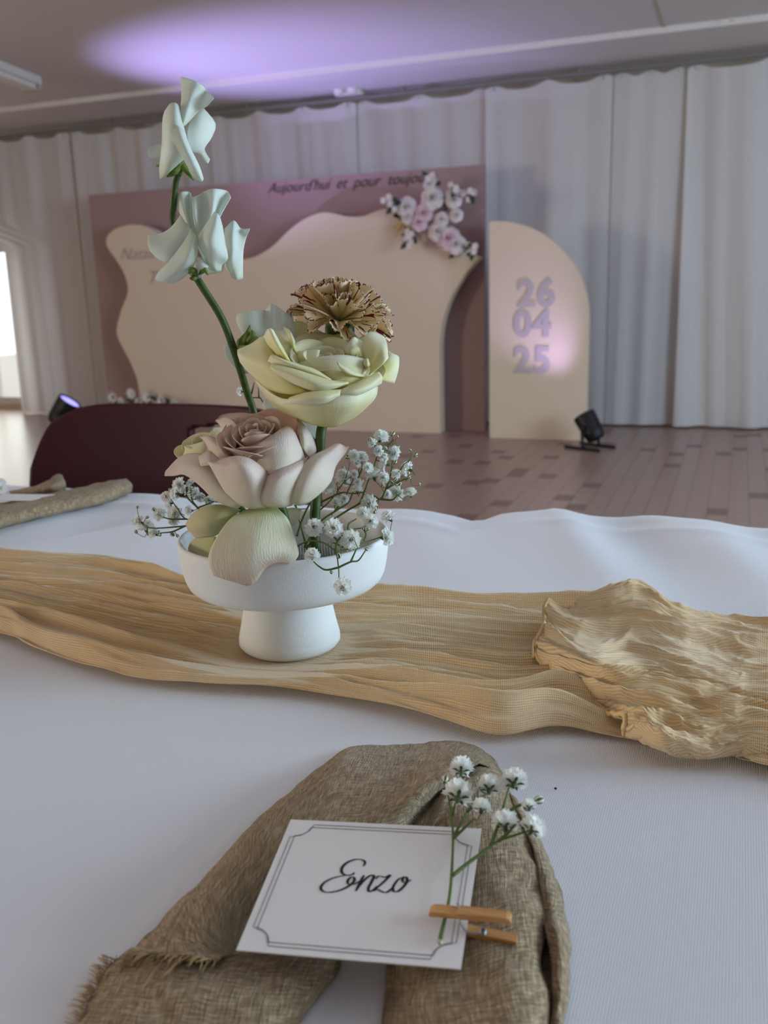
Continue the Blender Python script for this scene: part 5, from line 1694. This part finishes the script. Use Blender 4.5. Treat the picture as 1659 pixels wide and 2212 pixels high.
cw, ch = np.linalg.norm(cq[1] - cq[0]), np.linalg.norm(cq[3] - cq[0])
for inset, rn in ((.0030, .0085), (.0048, .0058)):
    pts = []
    sx, sy = inset / cw, inset / ch
    for (cx, cy, dx, dy, flip) in ((0, 0, 1, 1, 0), (1, 0, -1, 1, 1), (1, 1, -1, -1, 0), (0, 1, 1, -1, 1)):
        arc = []
        for k in range(7):
            a = math.pi / 2 * k / 6
            arc.append((cx + dx * (sx + rn * math.sin(a) / cw * (1 if inset < .004 else 1.0)), cy + dy * (sy + rn * math.cos(a) / ch)))
        # corner arc is scooped inwards, running from the vertical line to the horizontal one
        pts += arc if flip == 0 else arc[::-1]
    mb = MB()
    ring = [cardp(*q) for q in pts] + [cardp(*pts[0])]
    dense = []
    for a, b in zip(ring[:-1], ring[1:]):
        dense += [a + (b - a) * k / 3 for k in range(3)]
    dense.append(ring[-1])
    ribbon(mb, dense, .00032)
    mb.build('border_line', M['inkg'], card, smooth=False)


def cz(X, Y):
    return on_card(480 + X / 2.127, 1580 + Y / 2.127)


strokes = {
    'E': [[(648, 622), (657, 605), (645, 592), (612, 590), (575, 604), (551, 628), (552, 652), (575, 663), (600, 658), (606, 650)],
          [(600, 660), (560, 664), (508, 676), (470, 696), (454, 718), (462, 735), (492, 741), (540, 732), (582, 712), (606, 690), (606, 674), (592, 672), (578, 686), (580, 702), (604, 704), (630, 690)]],
    'n': [[(652, 662), (640, 684), (626, 712), (614, 736)], [(618, 728), (640, 700), (668, 672), (690, 662), (697, 670), (686, 694), (672, 722), (676, 738), (694, 730), (712, 712)]],
    'z': [[(706, 680), (716, 668), (732, 668), (750, 672), (772, 662), (748, 688), (716, 716), (694, 736)], [(694, 736), (712, 728), (730, 736), (752, 742), (776, 728), (790, 714)]],
    'o': [[(836, 672), (812, 680), (792, 704), (784, 724), (792, 738), (812, 734), (836, 712), (850, 688), (846, 672), (834, 672), (828, 688), (842, 696), (870, 684)]]}
for ch_, st in strokes.items():
    mb = MB()
    for s_ in st:
        P = smooth_line([cz(*p) for p in s_], 12 * len(s_))
        T = np.gradient(P, axis=0)
        down = np.abs(T @ ((cq[3] - cq[0]) / ch)) / (np.linalg.norm(T, axis=1) + 1e-12)
        e = np.sin(np.linspace(0, math.pi, len(P))) ** .35
        ribbon(mb, P, (.00042 + .00085 * down) * (.35 + .65 * e))
    mb.build('letter_' + ch_.lower(), M['ink'], card, smooth=False)

# clothes peg
c8 = Z(850, 1600, 4.1475)
def cp8(X, Y, off):
    return on_card(850 + X / 4.1475, 1600 + Y / 4.1475, off)
peg = thing('clothes_peg', cp8(700, 1650, 0), 'tiny wooden clothes peg clipping the sprig to the place card', 'clothes peg')
def jaw(A, B, w, t0, t1, flip):
    A, B = np.asarray(A), np.asarray(B)
    d = B - A; L = np.linalg.norm(d); d /= L
    s = np.cross(cn, d); s /= np.linalg.norm(s)
    n2 = np.cross(d, s)
    V, secs = [], [(0, .0, t0 * .55), (.06, 0, t0), (.25, 0, t0), (.34, .0, t0 * .9), (.40, 0, t1), (.95, 0, t1 * .8), (1.0, 0, t1 * .6)]
    for (u, z, th) in secs:
        c = A + d * L * u
        for (a, b) in ((-1, 0), (1, 0), (1, 1), (-1, 1)):
            V.append(c + s * a * w / 2 + n2 * b * th * flip)
    return V, grid_faces(len(secs), 4, True) + [(3, 2, 1, 0), tuple(range(24, 28))]
mesh('jaw', *jaw(cp8(330, 1582, .0022), cp8(1055, 1705, .0052), .0042, .0026, .0030, 1), M['wood'], peg, smooth=False)
mesh('jaw', *jaw(cp8(430, 1615, -.0007), cp8(1110, 1745, -.0012), .0042, .0016, .0022, -1), M['wood'], peg, smooth=False)
mb = MB()
pa, pb_ = cp8(590, 1600, .0058), cp8(600, 1700, .0005)
mb.tube([cp8(560, 1640, .0025), cp8(572, 1560, .0050), cp8(590, 1600, .0062), cp8(588, 1660, .0040), cp8(640, 1720, .0012), cp8(720, 1745, .0008), cp8(790, 1740, .0010)], .00035, 6, 30)
for k in range(3):
    q = cp8(800, 1730, .0005 + .0006 * k)
    mb.tube([q + .0011 * (math.cos(a) * (cq[1] - cq[0]) / cw + math.sin(a) * (cq[3] - cq[0]) / ch) for a in np.linspace(0, 6.28, 14)], .0003, 5)
mb.build('spring', M['steel'], peg)

# gypsophila pinned on the card
def Z8(X, Y, D=3.0):
    return on_card(850 + X / 4.1475, 1600 + Y / 4.1475, D * .001)
D8 = np.dot(on_card(1000, 1850) - CAM, FWD)
k8 = D8 / F / 4.1475
up8 = -(cq[3] - cq[0]) / ch
away = up8 * .8 + cn * .25
st8 = [[(415, 1850, 2), (432, 1760, 2), (455, 1660, 2), (490, 1520, 2.4), (512, 1380, 3), (525, 1200, 3.4), (535, 940, 4), (522, 760, 5), (480, 560, 8)],
       [(525, 1270, 3.2), (640, 1190, 4), (770, 1110, 5), (870, 1050, 6), (945, 1018, 7), (1060, 995, 8), (1180, 972, 9)], [(535, 945, 4), (610, 895, 5), (720, 820, 7)], [(535, 940, 4), (600, 850, 6), (660, 770, 8)],
       [(522, 760, 5), (560, 690, 8)], [(870, 1050, 6), (935, 900, 8), (985, 760, 10), (1040, 600, 12)], [(945, 1018, 7), (1030, 960, 8), (1110, 895, 10)], [(950, 860, 9), (1080, 790, 11), (1240, 742, 12), (1300, 735, 12)], [(660, 770, 8), (760, 690, 9), (830, 640, 10)], [(480, 560, 8), (570, 490, 9)]]
f8 = [(610, 405, 225, 9, up8 + cn * .4), (580, 625, 270, 8, up8 * .9 + cn * .2), (860, 590, 220, 10, up8 + cn * .3), (790, 745, 170, 8, up8 * .8 + cn * .6), (1080, 570, 235, 12, up8 + cn * .2), (1000, 910, 230, 9, up8 + cn * .5), (1215, 800, 130, 12, up8 + cn * .4), (1240, 965, 215, 10, up8 * .7 + cn * .3 + R0 * .4)]
b8 = [(465, 500, 90, 9, up8), (1300, 735, 95, 12, R0 + up8 * .4), (755, 520, 52, 10, up8), (415, 1840, 50, 2, up8)]
sprig('gypsophila_sprig', on_card(960, 2030, .002), "small baby's breath sprig pegged to the Enzo place card", st8, f8, b8, Z8, k8, away, 21, None, .0006)

# crumb on the cloth
mb = MB(); mb.ellipsoid(TP(1200, 1703, .0012), (.0008, .0006, .0006)); tag(mb.build('crumb', M['ink']), 'tiny dark crumb lying on the bare white cloth', 'crumb')

# ------------------------------------------------------------------ the setting across the table
n2 = thing('linen_napkin', TP(120, 1080), 'brown linen napkin rolled across the far corner of the white cloth', 'napkin')
_, PD = tpatch('napkin_fold', [
    [(-120, 1105, 6), (-120, 1112, 18), (-120, 1135, 22), (-120, 1165, 14), (-120, 1172, 2)],
    [(0, 1088, 6), (0, 1092, 18), (0, 1110, 22), (0, 1134, 12), (0, 1142, 2)],
    [(110, 1068, 6), (112, 1068, 18), (118, 1082, 22), (122, 1104, 12), (122, 1112, 2)],
    [(190, 1052, 6), (194, 1050, 18), (200, 1064, 22), (208, 1084, 12), (208, 1092, 2)],
    [(240, 1042, 8), (246, 1038, 20), (256, 1046, 22), (262, 1062, 14), (262, 1074, 2)],
    [(262, 1040, 10), (270, 1036, 20), (282, 1042, 20), (286, 1052, 14), (284, 1062, 4)]], M['linen'], n2, 50, 18, seed=31, wr=.002)
tpatch('napkin_layer', [
    [(20, 1062, 1), (24, 1066, 4), (30, 1072, 2)],
    [(70, 1052, 3), (80, 1058, 12), (90, 1068, 3)],
    [(105, 1038, 8), (112, 1050, 18), (122, 1066, 3)],
    [(122, 1024, 12), (132, 1040, 16), (138, 1062, 3)],
    [(134, 1026, 12), (140, 1042, 12), (142, 1060, 3)]], M['linen'], n2, 30, 16, seed=33, wr=.0015)
q2 = [TP(-60, 1066, .024), TP(140, 1068, .020), TP(90, 1082, .021), TP(-110, 1078, .024)]
c2 = thing('place_card', (q2[0] + q2[2]) / 2, 'blank-looking white card resting on the far rolled napkin', 'place card')
mb = MB(); mb.hexa([p - [0, 0, .0008] for p in q2] + q2); mb.build('card', M['card'], c2, smooth=False)
sprig('gypsophila_sprig', TP(-30, 1075, .02), "baby's breath sprig on the far white card", [[TP(-40, 1072, .022), TP(-15, 1060, .028), TP(0, 1048, .034)]],
      [(-8, 1050, 22), (4, 1058, 18), (-18, 1042, 20), (2, 1044, 16)], [], lambda X, Y, D=0: TP(X, Y, .034), np.linalg.norm(TP(0, 1060) - CAM) / F, np.array([.3, -.3, .8]), 41, None, .0006)

# ================================================================== CHAIR
YCH = ty1 + .16
t = thing('chair', np.array([WP(375, 1000, YCH)[0], YCH, .004]), 'dark burgundy moulded chair with a hand-hold slot, drawn up across the table', 'chair')
nu, nv = 120, 90
xa_, xb_ = WP(58, 1050, YCH)[0], WP(690, 1050, YCH)[0]
ztop = WP(260, 879, YCH)[2]
G = np.zeros((nv, nu, 3)); keep = np.ones((nv, nu), bool)
hx0, hx1 = WP(384, 950, YCH)[0], WP(560, 950, YCH)[0]
hz0, hz1 = WP(430, 985, YCH)[2], WP(430, 930, YCH)[2]
for i in range(nv):
    v = i / (nv - 1)
    for j in range(nu):
        u = 2 * j / (nu - 1) - 1
        au = abs(u)
        top_z = ztop - .004 * u * u - .052 * max(0, (au - .50) / .50) ** 2.4 - .05 * max(0, (au - .86) / .14) ** 2
        z = top_z + (.47 - top_z) * v
        sq = 1 - .10 * max(0, 1 - (ztop - z) / .17)
        x = (xa_ + xb_) / 2 + (xb_ - xa_) / 2 * u * sq
        y = YCH + .035 * (1 - u * u) + .10 * (z - .6) * .5
        G[i, j] = (x, y, z)
        hx, hy = (x - (hx0 + hx1) / 2) / ((hx1 - hx0) / 2), (z - (hz0 + hz1) / 2) / ((hz1 - hz0) / 2)
        if hx ** 4 + hy ** 4 < 1: keep[i, j] = False
Fc = []
for f in grid_faces(nv, nu):
    if all(keep.reshape(-1)[list(f)]): Fc.append(f)
mesh('backrest', G.reshape(-1, 3), Fc, M['burgundy'], t, thick=.018)
bl, brr = G[-1, 4], G[-1, -5]
mid = (bl + brr) / 2
fw = np.cross(brr - bl, [0, 0, 1.0]); fw /= np.linalg.norm(fw)
if fw[1] > 0: fw = -fw
dirx = (brr - bl) / np.linalg.norm(brr - bl)
zs = .45
S = np.zeros((10, 12, 3))
for i in range(10):
    for j in range(12):
        a, b = i / 9, j / 11 * 2 - 1
        S[i, j] = mid * [1, 1, 0] + dirx * b * .21 * (1 - .06 * a * a) + fw * (-.01 + .40 * a) + np.array([0, 0, zs + .02 * b * b - .012 * math.sin(a * 3)])
mesh('seat', S.reshape(-1, 3), grid_faces(10, 12), M['burgundy'], t, thick=.015)
for sb in (-1, 1):
    for a in (0, 1):
        top_ = mid * [1, 1, 0] + dirx * sb * .17 + fw * (.05 + .28 * a) + [0, 0, zs - .008]
        ft = mid * [1, 1, 0] + dirx * sb * .22 + fw * (-.03 + .42 * a) + [0, 0, .004]
        mb = MB(); mb.tube([top_, ft], .011, 8); mb.build('leg', M['chrome'], t)
    mb = MB(); mb.tube([mid * [1, 1, 0] + dirx * sb * .15 + fw * .03 + [0, 0, zs - .01], mid * [1, 1, 0] + dirx * sb * .16 - fw * .01 + [0, 0, zs + .06], (bl if sb < 0 else brr) * .8 + mid * .2 + [0, 0, .02]], .011, 8, 10); mb.build('back_post', M['chrome'], t)
